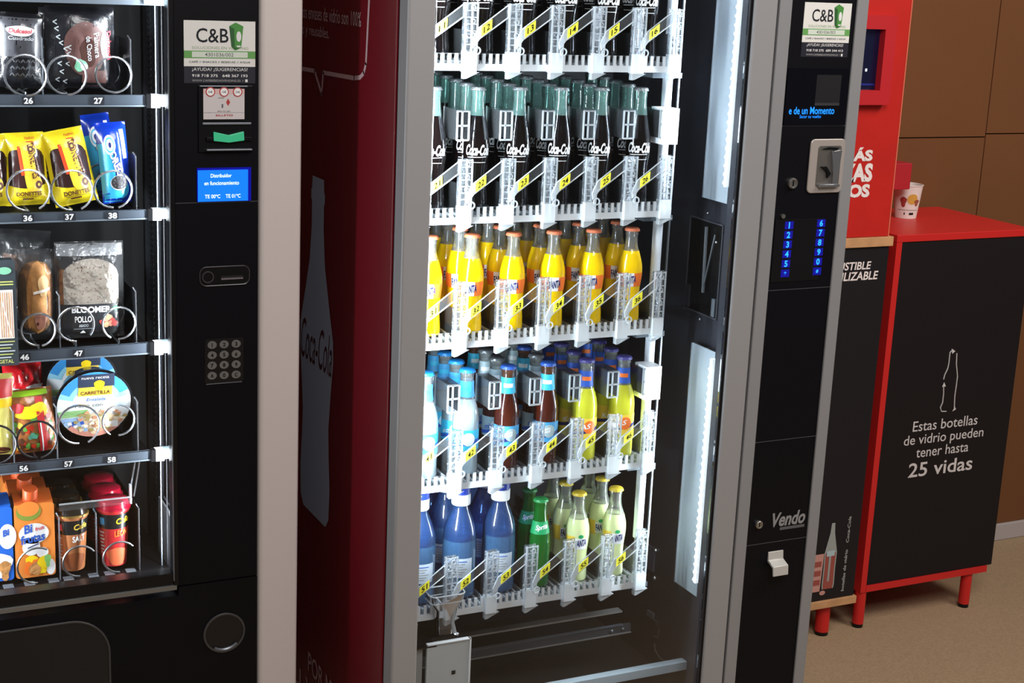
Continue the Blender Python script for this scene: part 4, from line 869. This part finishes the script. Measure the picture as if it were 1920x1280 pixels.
b = MB(); b.patch(S, (-.80, .36), (1.62, 0), (0, .30), BREAD, -.002, 12, 10); b.blob(S, -.0, .66, .80, .17, BREAD, -.0015, 28, .0, 4); b.patch(S, (-.92, .36), (.12, 0), (.04, .36), CRUST, -.004, 2, 8)
for i in range(60): b.blob(S, random.uniform(-.72, .72), random.uniform(.38, .77), .014, .006, BRT, .0002, 5, 0, 1)
add(t, b, 'bread_slice', 'seeded white bread slice')
b = MB(); b.patch(S, (-.86, .04), (1.72, 0), (0, .32), M('label_black', c(34, 36, 42), .4), .0002, 10, 6); b.stext('BLOOMER', S, (-.60, .275), (1.15, 0), (0, .065), LBW, .0008, .035); b.stext('POLLO', S, (-.52, .175), (.50, 0), (0, .065), LBW, .0008, .02); b.stext('ASADO', S, (-.40, .125), (.28, 0), (0, .03), PKG, .0008, .02); b.patch(S, (-.55, .105), (.55, 0), (0, .004), PKG, .0008, 3, 1)
b.poly([S(-.36, .06, .001), S(-.18, .06, .001), S(-.27, .09, .001)], LBW); b.blob(S, .70, .31, .10, .02, LBG, .0008)
for i, (u, v) in enumerate([(.3, .17), (.42, .2), (.5, .22), (.6, .18), (.52, .15), (.4, .14), (.66, .15)]): b.blob(S, u, v, .10, .030, [M('meat_red', c(190, 70, 66), .5), M('meat_pink', c(214, 150, 120), .5), M('meat_pale', c(206, 170, 130), .5)][i % 3], .0010+.0002*i, 10, .15, 2, i)
add(t, b, 'label', 'black label with white lettering')
b = MB(); skin(b, FILM)
b.patch(S, (-.95, .86), (1.9, 0), (0, .12), CLEAR('film_bright', (.9, .9, .92, 1), .3, (.8, .84, .88, 1), refl=2.5, rough=.2, bump=1, bscale=60), .001, 12, 4); add(t, b, 'film', 'clear film')
S, skin, O = pack(30, 600, 40, 430, 2.875, 110, 100, .03, .0, wr=.006, seed=41)
t = thing('wrapped_roll', O, 'dark roll in crinkled film standing behind the golden roll', 'sandwich'); b = MB(); b.patch(S, (-.6, .05), (1.2, 0), (0, .7), M('dark_roll', c(92, 62, 40), .6, mott=.2), -.006, 10, 12); add(t, b, 'bread_roll'); b = MB(); skin(b, FILM); add(t, b, 'film', 'clear film')
# fourth row: sweets and a salad bowl
GUM = M('gummy_brown', c(150, 92, 50), .25, coat=.5, mott=.45, mscale=45)
def sweets(geo, lab, base, items, txt=None, nm='sweets_bag'):
    S, skin, O = pack(*geo); t = thing(nm, O, lab, 'sweets bag'); b = MB(); skin(b, base); add(t, b, 'bag'); b = MB(); items(b, S)
    if b.v: add(t, b, 'print', 'coloured print')
def gummies(b, S):
    rnd = random.Random(3); cols = [M('gummy_red', c(190, 50, 30), .25, coat=.5), M('gummy_orange', c(220, 120, 40), .25, coat=.5), M('gummy_green', c(90, 150, 60), .25, coat=.5), M('gummy_yellow', c(226, 190, 70), .25, coat=.5), M('gummy_dark', c(90, 54, 36), .25, coat=.5)]
    for i in range(46): b.blob(S, rnd.uniform(-.85, .85), rnd.uniform(.05, .62), rnd.uniform(.07, .16), rnd.uniform(.03, .06), rnd.choice(cols), .0006+i*.00002, 10, .15, 2, i)
    b.patch(S, (-.92, .90), (1.7, 0), (0, .075), LEMONT, .0016, 8, 2); b.blob(S, -.1, .66, .7, .10, YP, .0022, 20, .14, 3, 1); b.blob(S, .30, .72, .4, .07, YP, .0024, 18, .1, 3, 4); b.blob(S, -.55, .73, .24, .08, PKR2, .0026, 14, .1)
    b.patch(S, (.25, .0), (.32, 0), (-.06, .88), PKR2, .0020, 3, 16); b.patch(S, (.36, .0), (.06, 0), (-.06, .5), LBW, .0026, 1, 10); b.blob(S, -.05, .28, .2, .05, M('print_mint2', c(90, 180, 150), .5), .003, 14, .2, 3, 3)
LEMONT = M('lime_print', c(150, 200, 40), .4); YP = M('yellow_print', c(250, 214, 30), .4); PKR2 = M('red_print', c(200, 40, 44), .4)
sweets((64, 848, 52, 728, 2.740, 80, 80, .018, .012, .25, 2.2, 5, .0018, 51), 'brown and yellow gummy sweets bag with a red stripe above the number 56', GUM, gummies)
sweets((-6, 852, -8, 700, 2.742, 58, 56, .018, .010, .25, 2.2, 5, .0015, 55), 'yellow sweets bag with a red top cut off by the edge of the photo', M('pale_yellow_bag', c(232, 222, 120), .3, coat=.4, bump=.3), lambda b, S: (b.patch(S, (-.95, .72), (1.9, 0), (0, .22), PKR2, .001, 8, 4), b.patch(S, (-.95, .60), (1.9, 0), (0, .10), YP, .001, 8, 2), b.blob(S, .2, .06, .6, .05, BRT, .001)))
sweets((50, 800, 40, 680, 2.85, 72, 66, .022, .010, .25, 2.2, 5, .005, 57), 'crumpled red sweets bag showing above the gummy bag', M('red_foil_bag', c(200, 28, 36), .25, coat=.5, bump=.5, bscale=40), lambda b, S: (b.blob(S, .5, .62, .4, .07, LBW, .001, 16, .2), b.blob(S, -.6, .56, .4, .10, M('mint_foil', c(170, 205, 190), .3), .001, 16, .2)))
def bowl(x, y, Y, r, lab, full=True):
    O = at(x, y, Y); k = (O-camo.location).dot(FW)/F_PX; R = r*k; t = thing('salad_bowl', O-Vector((0, 0, R)), lab, 'salad bowl', 'salad bowls')
    b = MB(); prof = [(R*1.06, 0), (R*1.04, .004), (R*.98, .012), (R*.80, .045), (R*.72, .052)]; n = 36; tilt = .22
    T = Matrix.Translation(O) @ Matrix.Rotation(tilt, 4, 'X') @ Matrix.Rotation(-PI/2, 4, 'X')     # opening faces the front
    b.xf = T; b.lathe(0, 0, prof, M('bowl_black', c(18, 20, 26), .2, coat=.4), n, cap=True); add(t, b, 'bowl', 'black plastic bowl')
    T2 = Matrix.Translation(O) @ Matrix.Rotation(tilt, 4, 'X')
    S = lambda u, v, off=0: T2 @ Vector((u*R, -.0035-off, v*R))
    b = MB()
    b.blob(S, 0, 0, 1, 1, M('lid_white', c(232, 240, 244), .4), 0, 40); sky = M('lid_sky', c(60, 150, 220), .4); sky2 = M('lid_sky_pale', c(150, 212, 236), .4)
    arc = lambda a0, a1, r0, r1, m, off: b.patch(lambda u, v, o=0: S(v*math.cos(u), v*math.sin(u), off), (a0, r0), (a1-a0, 0), (0, r1-r0), m, 0, 16, 3)
    arc(.25, PI-.25, .60, 1.0, sky2, .0004); arc(.42, PI-.42, .74, 1.0, sky, .0006)
    b.patch(S, (-.45, .55), (.98, 0), (0, .38), M('lid_navy', c(44, 56, 80), .4), .0009, 4, 4); b.patch(S, (-.44, .28), (.92, 0), (0, .27), LBY, .0010, 4, 4); b.blob(S, .12, .60, .14, .16, YP, .0013, 14, .1)
    b.stext('CARRETILLA', S, (-.38, .32), (.8, 0), (0, .11), BRT, .0014, .02); b.stext('Ensalada', S, (-.22, .12), (.52, 0), (0, .1), LBB, .0014, .01, .2); b.stext('Pasta con', S, (-.52, -.06), (.74, 0), (0, .11), GREYD, .0014, .01)
    b.stext('nueva receta', S, (-.36, .80), (.74, 0), (0, .07), LBW, .0014)
    for i in range(4): b.patch(S, (-.98+.02*i, -.20-.05*i), (.82, .02), (0, .035), M('leek_green', c(96, 170, 70) if i % 2 else c(140, 200, 110), .5), .0009+.0001*i, 4, 1)
    rnd = random.Random(9)
    b.blob(S, .12, -.60, .58, .34, M('pasta_pale', c(224, 196, 164), .6), .0010, 24)
    for i in range(70):
        a = rnd.uniform(0, 2*PI); q = math.sqrt(rnd.random()); u = .18+.70*q*math.cos(a); v = -.52+.38*q*math.sin(a)
        if u*u+v*v < .95: b.blob(S, u, v, .07, .05, M('pasta_%d' % (i % 4), [c(236, 214, 176), c(214, 150, 110), c(250, 240, 220), c(170, 150, 90)][i % 4], .6), .0012+.00002*i, 8, .2, 1, i)
    for i in range(5):
        for j in range(4):
            u, v = -.88+.11*i+.05*j, -.40-.11*j
            if u*u+v*v < .98: b.patch(S, (u, v), (.10, .03), (.03, -.10), [LBW, LBB, M('gingham', c(150, 186, 226), .5)][(i+j) % 2 if (i*j) % 3 else 2], .0014, 1, 1)
    arc(PI*1.25, PI*1.75, .86, 1.0, M('lid_pink', c(220, 150, 130), .5), .0016); b.patch(S, (.30, -.74), (.36, 0), (0, .2), LBW, .0018, 2, 2)
    add(t, b, 'paper_lid', 'printed paper lid in white and sky blue')
    return t
bowl(176, 756, 2.756, 68, 'round salad bowl with a sky-blue printed lid above the numbers 57 and 58')
bowl(152, 716, 2.86, 64, 'salad bowl half hidden behind the front salad bowl')
# bottom row: drink cartons and chilled coffee cups
def carton(x, yb, yt, Y, w, lab, cols, front=True, dy=0, cat='drink carton', grp='drink cartons in the bottom row'):
    O = at(x, yb, Y); T = at(x, yt, Y); k = (O-camo.location).dot(FW)/F_PX*1.06; hw = w*k/2; h = T.z-O.z; Y += dy; O = Vector((O.x, Y, max(O.z, ZF['E']+.006)))
    t = thing('drink_carton', O, lab, cat, grp); b = MB(); d = .045; base, mid = cols
    pts = [(-hw, 0), (hw, 0), (hw, h), (-hw, h)]; r = .004
    b.prism([(O.x+u, Y, O.z+v) for u, v in b.rrect(-hw, hw, 0, h, .006, 3)], (0, d, 0), base)
    b.prism([(O.x-hw*.96, Y+.002, O.z+h), (O.x-hw*.96, Y+d, O.z+h), (O.x-hw*.96, Y+d, O.z+h+.013), (O.x-hw*.96, Y+d-.012, O.z+h+.012)], (hw*1.92, 0, 0), mid); add(t, b, 'carton')
    b = MB(); zc = O.z+h+.014; n = Vector((0, -.6, .8)); T = Matrix.Translation(Vector((O.x-hw*.12, Y+.017, O.z+h+.004))) @ Matrix.Rotation(.30, 4, 'X'); b.xf = T
    b.lathe(0, 0, [(.0135, 0), (.0135, .022), (.0125, .024)], M('cap_orange_screw', c(214, 92, 44), .4) if base is not BLUC else LBB, 20); b.lathe(0, 0, [(.0145, 0), (.0145, .005)], M('cap_orange_ring', c(196, 76, 36), .4) if base is not BLUC else LBB, 20); add(t, b, 'screw_cap', 'screw cap')
    if front:
        S = lambda u, v, off=0: Vector((O.x+u*hw, Y-.0003-off, O.z+v*h)); b = MB()
        if base is BLUC: b.blob(S, .7, .60, .5, .17, LBW, .0004); b.blob(S, .2, .22, .72, .17, LBW, .0004, 20, .1); b.blob(S, .5, .15, .3, .14, ROLL, .0006, 14, .2); b.blob(S, .1, .78, .12, .03, PKR, .0004); b.stext('Bi', S, (.45, .60), (.35, .02), (0, .09), LBB, .0008, .04)
        else:
            b.blob(S, -.28, .90, .62, .12, M('carton_olive', c(130, 150, 60), .5), .0003, 24); b.blob(S, -.28, .94, .54, .10, base, .0005, 24)
            b.blob(S, -.05, .60, .75, .14, LBW, .0006, 26); b.blob(S, -.2, .42, .45, .12, LBW, .0006, 20); b.blob(S, .74, .12, .24, .11, LBW, .0006, 20); b.blob(S, .35, .33, .3, .07, LBW, .0007)
            b.stext('Bi', S, (-.52, .60), (.40, .02), (0, .12), LBB, .001, .03); b.stext('frutas', S, (-.72, .46), (1.22, .04), (0, .12), LBB, .001, .03); b.stext('fruit', S, (.02, .63), (.46, .02), (0, .05), PKR, .001, .03); b.patch(S, (-.38, .40), (.55, .05), (0, .015), LBN, .001, 6, 1)
            for i, (u, v, m) in enumerate([(-.2, .22, YP), (.1, .16, LBO), (-.3, .13, LBO), (.25, .12, YP), (-.05, .115, ROLL), (.4, .2, YP)]): b.blob(S, u, v, .3, .09, m, .0006+.0002*i, 14, .12, 3, i)
            b.blob(S, .6, .22, .16, .09, M('leek_green', c(96, 170, 70), .5), .002, 12, .2)
        add(t, b, 'print', 'coloured print')
ORC = M('carton_orange', c(236, 140, 62), .35, coat=.2); ORC2 = M('carton_orange_dark', c(200, 100, 44), .4); BLUC = M('carton_blue', c(36, 104, 206), .35, coat=.2)
carton(68, 1081, 944, 2.738, 68, 'orange juice carton standing at the front of the bottom row', (ORC, ORC2))
carton(68, 1081, 944, 2.738, 68, 'orange juice carton second in its line, its cap showing above the front one', (ORC, ORC2), False, .066)
carton(68, 1081, 944, 2.738, 68, 'orange juice carton at the back of its line', (ORC, ORC2), False, .132)
carton(-6, 1096, 958, 2.738, 60, 'blue juice carton cut off by the edge of the photo', (BLUC, BLUC))
def cup(x, yb, yt, Y, w, lab, kindc, dy=0):
    O = at(x, yb, Y); T = at(x, yt, Y); k = (O-camo.location).dot(FW)/F_PX; r = w*k/2; h = T.z-O.z; O.y += dy; O.z = max(O.z, ZF['E']+.004)
    t = thing('iced_coffee_cup', O, lab, 'drink cup', 'plastic drink cups in the bottom row'); D = [(r*.74, 0), (r*.76, .003), (r*.98, h*.93), (r*1.0, h*.95)]
    m0, m1, mt = {'coffee': (M('cup_caramel', c(190, 122, 78), .3, coat=.3), M('cup_caramel_dark', c(150, 84, 48), .4), 'SALT'), 'red': (M('cup_red', c(206, 50, 52), .3, coat=.3), M('cup_red_orange', c(226, 110, 70), .4), 'LEON')}[kindc]
    S = lambda u, v, off=0: Vector((O.x+(prof_r(D, v*h)+off)*math.cos(u), O.y+(prof_r(D, v*h)+off)*math.sin(u), O.z+v*h)); F = math.radians(-103)
    b = MB(); b.xf = Matrix.Translation(O); b.lathe(0, 0, [(.0005, 0)]+D+[(r*1.06, h*.95), (r*1.06, h*.975)], m0, 28, cap=False); add(t, b, 'cup')
    b = MB(); b.patch(S, (0, .66), (2*PI, 0), (0, .25), M('band_black', c(24, 26, 28), .3, coat=.3), .0005, 32, 3); b.stext('Cafe', S, (F+.20, .74), (.95, .02), (0, .10), YP if kindc == 'red' else LBY, .001, .02, .1)
    for i in range(7): b.patch(S, (F-1.05, .58-.06*i), (.42-.08*(i % 2), 0), (0, .028), PKG, .0008, 4, 1)
    b.patch(S, (F-.9, .73), (.35, 0), (0, .12), LBS if kindc == 'red' else PKR, .001, 4, 2)
    b.stext(mt, S, (F+.1, .52), (.9, .02), (0, .11), LBW if kindc == 'coffee' else LBO, .001, .03); b.blob(S, F+.3, .18, .8, .16, m1, .0008, 18, .1)
    add(t, b, 'print', 'black band and pale lettering')
    b = MB(); b.xf = Matrix.Translation(O); lid = M('lid_gold_black', c(40, 34, 26), .25, coat=.4) if kindc == 'coffee' else M('lid_red', c(186, 24, 54), .25, coat=.4); gold = M('lid_gold_rim', c(170, 140, 70), .35, metal=.5)
    b.lathe(0, 0, [(r*1.08, h*.97), (r*1.08, h*.995)], gold if kindc == 'coffee' else lid, 28); b.lathe(0, 0, [(r*.98, h*.995), (r*.92, h*1.10), (r*.78, h*1.12)], lid, 28); add(t, b, 'lid', 'dark lid with gold rim' if kindc == 'coffee' else 'red lid')
cup(136, 1062, 957, 2.765, 60, 'caramel iced coffee cup with a black band beside the orange carton', 'coffee')
cup(214, 1053, 945, 2.765, 60, 'red iced coffee cup with a black band nearest the side wall', 'red')
cup(136, 1062, 957, 2.765, 60, 'caramel iced coffee cup second in its line', 'coffee', .068); cup(214, 1053, 945, 2.765, 60, 'red iced coffee cup second in its line', 'red', .068)
cup(136, 1062, 957, 2.765, 60, 'caramel iced coffee cup at the back of its line', 'coffee', .136); cup(214, 1053, 945, 2.765, 60, 'red iced coffee cup at the back of its line', 'red', .136)

# ------------------------------------------------------------------ right side: coffee machine, its stand, side cabinet, cup
CY = 2.846
t = thing('coffee_machine', (2.23, 3.0, .9066), 'red panelled coffee machine with a small screen in a red bezel', 'coffee machine')
b = MB(); b.box(2.07, 2.3992, CY, 3.225, .9066, 1.82, REDP); b.build('cabinet', t, smooth=False, bevel=.0015)
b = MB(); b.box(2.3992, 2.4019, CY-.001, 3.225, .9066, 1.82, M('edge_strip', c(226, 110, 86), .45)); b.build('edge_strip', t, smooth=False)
b = MB(); zt, zb_ = at(1640, 30, CY).z, at(1640, 195, CY).z; xr = at(1668, 100, CY).x; sx = at(1645, 100, CY).x; z1, z0 = at(1640, 54, CY).z, at(1640, 168, CY).z
b.prism([(2.08, CY-.022, zt), (xr-.004, CY-.022, zt), (xr, CY, zt+.003), (2.08, CY, zt+.003)], (0, 0, -(zt-z1)), REDDKP := M('red_bezel', c(188, 30, 38), .45)); b.box(sx, xr-.004, CY-.022, CY, zb_, z1, REDDKP); b.box(2.08, sx, CY-.022, CY, zb_, z0, REDDKP)
b.build('screen_bezel', t, smooth=False)
b = MB(); b.box(2.08, sx, CY-.003, CY-.0005, z0, z1, M('screen_navy', c(16, 20, 44), .2, emit=.02, ecol=c(30, 50, 160))); p = at(1622, 131, CY); b.box(p.x-.002, p.x+.003, CY-.0036, CY-.003, p.z-.003, p.z+.003, SCREENT); p = at(1630, 158, CY); b.box(2.09, sx-.004, CY-.0036, CY-.003, p.z-.002, p.z+.002, M('screen_line', c(30, 44, 130), .4, emit=.05, ecol=c(40, 60, 200)))
b.build('screen', t, smooth=False)
b = MB(); WH = M('white_paint_print', c(236, 226, 224), .5)
for tx, xl, xr_, yb, yt, cut in (('MÁS', 1578, 1635, 302, 276, 0), ('TAZAS', 1537, 1634, 341, 306, 0), ('VASOS', 1533, 1629, 370, 345, 0)):
    z0_, z1_ = at(xr_-15, yb, CY).z, at(xr_-15, yt, CY).z; b.ftext(tx, at(xl, yb, CY).x, at(xr_, yb, CY).x, z0_, z1_, CY-.0008, WH, .05)
b.build('slogan', t, smooth=False)['label'] = 'white slogan lettering'
b = MB(); pc = atz(1697, 407, .904); yb_ = pc.y-.062
p0, p1 = at(1672, 356, yb_), at(1711, 306, yb_); b.box(2.4025, p1.x, yb_, yb_+.05, p0.z, p1.z, REDDK); b.build('side_box', t, smooth=False, bevel=.0015)['label'] = 'dark red box on the side'
t = thing('machine_stand', (2.23, 3.0, FL), 'black printed stand with light wood edges under the red coffee machine', 'stand')
b = MB(); b.box(2.07, 2.4073, CY, 3.225, -.0142, .8833, M('stand_black', c(26, 24, 28), .5, spec=.3)); b.build('body', t, smooth=False, bevel=.001)
b = MB(); b.box(2.07, 2.4133, CY-.0065, 3.225, .8833, .9060, WOOD); b.build('wood_top', t, smooth=False, bevel=.001)['label'] = 'light wood top edge'
b = MB(); b.box(2.07, 2.4133, CY-.0065, 3.225, -.0336, -.0142, WOOD); b.build('wood_base', t, smooth=False, bevel=.001)['label'] = 'light wood base edge'
b = MB()
for tx, xl, xr_, yb, yt in (('COMBUSTIBLE', 1522, 1632, 506, 491), ('REUTILIZABLE', 1533, 1645, 525, 509)):
    b.ftext(tx, at(xl, yb, CY).x, at(xr_, yb, CY).x, at(xr_-30, yb, CY).z, at(xr_-30, yt, CY).z, CY-.0008, WH, .02, .12)
b.build('lettering', t, smooth=False)['label'] = 'white lettering'
b = MB(); q = CY-.0008      # printed bottle and glass
def pb(x, y): p = at(x, y, CY); return p
p0, p1 = pb(1551, 1103), pb(1563, 980); H2 = p1.z-p0.z; cx = pb(1557, 1040).x
pr = [(0, .017), (.05, .019), (.3, .018), (.55, .019), (.7, .013), (.85, .007), (1, .005)]
b.poly([(cx+r, q, p0.z+v*H2) for v, r in pr]+[(cx-r, q, p0.z+v*H2) for v, r in pr[::-1]], M('print_bottle_grey', c(150, 156, 152), .5)); b.poly([(cx+r*.82, q-.0003, p0.z+v*H2) for v, r in pr[:4]]+[(cx-r*.82, q-.0003, p0.z+v*H2) for v, r in pr[:4][::-1]], M('print_bottle_red', c(150, 74, 66), .5))
b.box(cx-.004, cx+.002, q-.0006, q-.0003, p0.z+.02, p0.z+.6*H2, M('print_bottle_grey', c(150, 156, 152), .5)); b.box(cx-.012, cx+.012, q-.0008, q-.0003, p0.z+.50*H2, p0.z+.58*H2, LBGR)
gx = pb(1530, 1070).x; b.poly([(gx-.022, q, p0.z-.004), (gx+.016, q, p0.z-.004), (gx+.020, q, p0.z+.55*H2), (gx-.022, q, p0.z+.55*H2)], M('print_glass_pink', c(190, 140, 130), .5))
for i in range(3): b.box(gx-.01, gx+.014, q-.0006, q-.0003, p0.z+.08*H2+i*.14*H2, p0.z+.16*H2+i*.14*H2, M('print_bottle_red', c(150, 74, 66), .5))
p = pb(1541, 1111); b.disc(p.x, p.z, q-.0004, q, .006, M('print_glass_pink', c(190, 140, 130), .5), 16, .009)
b.build('bottle_print', t, smooth=False)['label'] = 'printed bottle and glass'
b = MB(); p0, p1 = pb(1577, 1108), pb(1592, 968); b.text('botellas de vidrio    Coca-Cola', (p0.x+.007, q, p0.z), (p1.x-p0.x, 0, p1.z-p0.z), (-.009, 0, .001), GREYTXT, .02); b.build('side_lettering', t, smooth=False)
for x, y in ((2.339, 2.873), (2.11, 2.873), (2.339, 3.19), (2.11, 3.19)):
    b = MB(); b.lathe(x, y, [(.0178, FL+.010), (.0178, -.0336)], REDC, 18); b.lathe(x, y, [(.0172, FL), (.0172, FL+.010)], BLACK2, 18); b.build('leg', t)
t = thing('side_cabinet', (2.66, 3.04, FL), 'low black cabinet with red frame and legs printed with a white bottle outline', 'cabinet')
KY = 2.862; z1 = .904
b = MB(); b.box(2.443, 2.881, KY, 3.222, z1-.018, z1, REDC); b.build('top', t, smooth=False, bevel=.0015)['label'] = 'red cabinet top'
b = MB(); b.box(2.443, 2.460, KY, 3.222, -.0206, z1-.018, REDC); b.build('side_panel', t, smooth=False)['label'] = 'red left side panel'
b = MB(); b.box(2.460, 2.862, KY-.001, 3.222, -.0206, -.0034, REDC); b.build('bottom_rail', t, smooth=False)['label'] = 'red bottom rail'
b = MB(); b.box(2.460, 2.880, KY+.003, 3.218, -.0034, z1-.018, M('cabinet_black', c(24, 20, 22), .55, spec=.25)); b.build('front_panel', t, smooth=False)
for x, y in ((2.4575, 2.878), (2.8135, 2.881), (2.4575, 3.19), (2.8135, 3.19)):
    b = MB(); b.lathe(x, y, [(.0146, FL+.010), (.0146, -.0206)], REDC, 18); b.lathe(x, y, [(.0140, FL), (.0140, FL+.010)], BLACK2, 18); b.build('leg', t)
b = MB(); q = KY+.0022; pt = lambda x, y: at(x, y, q); pw = M('panel_print', c(206, 200, 200), .5)
def kl(px): b.tube([pt(x, y) for x, y in px], .0014, pw, 4)
kl([(1784, 657), (1781, 661), (1779, 680), (1777, 690), (1771, 703), (1769, 711)]); kl([(1794, 662), (1793, 682), (1795, 705), (1793, 722), (1790, 742), (1789, 766)]); kl([(1769, 722), (1769, 738), (1767, 755), (1763, 764), (1765, 771), (1774, 771)])
for tri in (((1784, 653), (1791, 658), (1785, 663)), ((1770, 716), (1773, 724), (1766, 725)), ((1790, 762), (1792, 767), (1785, 771))): b.poly([pt(*p)+Vector((0, -.0008, 0)) for p in tri], pw)
for tx, xl, xr_, yl, yr, h, bo_ in (('Estas botellas', 1711, 1832, 810, 795, 19, .003), ('de vidrio pueden', 1694, 1843, 837, 818, 19, .003), ('tener hasta', 1717, 1815, 859, 845, 19, .003), ('25 vidas', 1702, 1822, 896, 880, 27, .012)):
    a = pt(xl, yl); e_ = pt(xr_, yr); k = (a-camo.location).dot(FW)/F_PX; desc = .3 if 'p' in tx else 0
    z = (a.z+e_.z)/2; hh = h*k*1.05; b.ftext(tx, a.x, e_.x, z-(hh*desc*.9), z+hh, q, pw, bo_)
b.build('panel_print', t, smooth=False)['label'] = 'white bottle outline and lettering'
t = thing('paper_cup', (pc.x, pc.y, .9042), 'white printed paper cup on the red cabinet top', 'cup')
b = MB(); b.xf = Matrix.Translation((pc.x, pc.y, .9042)); k = (pc-camo.location).dot(FW)/F_PX; r0, r1, h = 20*k, 27*k, 60*k*1.03
D = [(r0, 0), (r1, h)]; b.lathe(0, 0, [(.0005, .002), (r0*.97, .002), (r0, 0), (r1, h), (r1-.0012, h), (r0-.001, .004), (.0005, .004)], M('paper_white', c(226, 218, 212), .6), 28, cap=False); b.build('cup_wall', t)
b = MB(); b.xf = Matrix.Translation((pc.x, pc.y, .9042)); b.tube([(r1*math.cos(2*PI*i/28), r1*math.sin(2*PI*i/28), h) for i in range(28)], .0014, M('paper_white', c(226, 218, 212), .6), 6, True); b.build('rim', t)
S = lambda u, v, off=0: Vector((pc.x+(r0+(r1-r0)*v+off)*math.cos(u), pc.y+(r0+(r1-r0)*v+off)*math.sin(u), .9042+v*h)); F = math.radians(-125)
b = MB(); b.blob(S, F+.35, .60, .42, .16, M('cup_print_yellow', c(206, 160, 66), .6), .0005); b.blob(S, F-.35, .52, .24, .16, M('cup_print_red', c(150, 50, 44), .6), .0007, 16, .15); b.blob(S, F+.75, .50, .22, .10, M('cup_print_brown', c(150, 84, 60), .6), .0007, 14, .2); b.patch(S, (F-.8, .26), (1.8, 0), (0, .012), GREYM, .0006, 12, 1); b.patch(S, (F+.2, .12), (.4, 0), (0, .07), INK, .0006, 5, 1); b.patch(S, (F-.25, .12), (.1, 0), (0, .07), INK, .0006, 2, 1)
b.build('print', t)['label'] = 'yellow and red print'
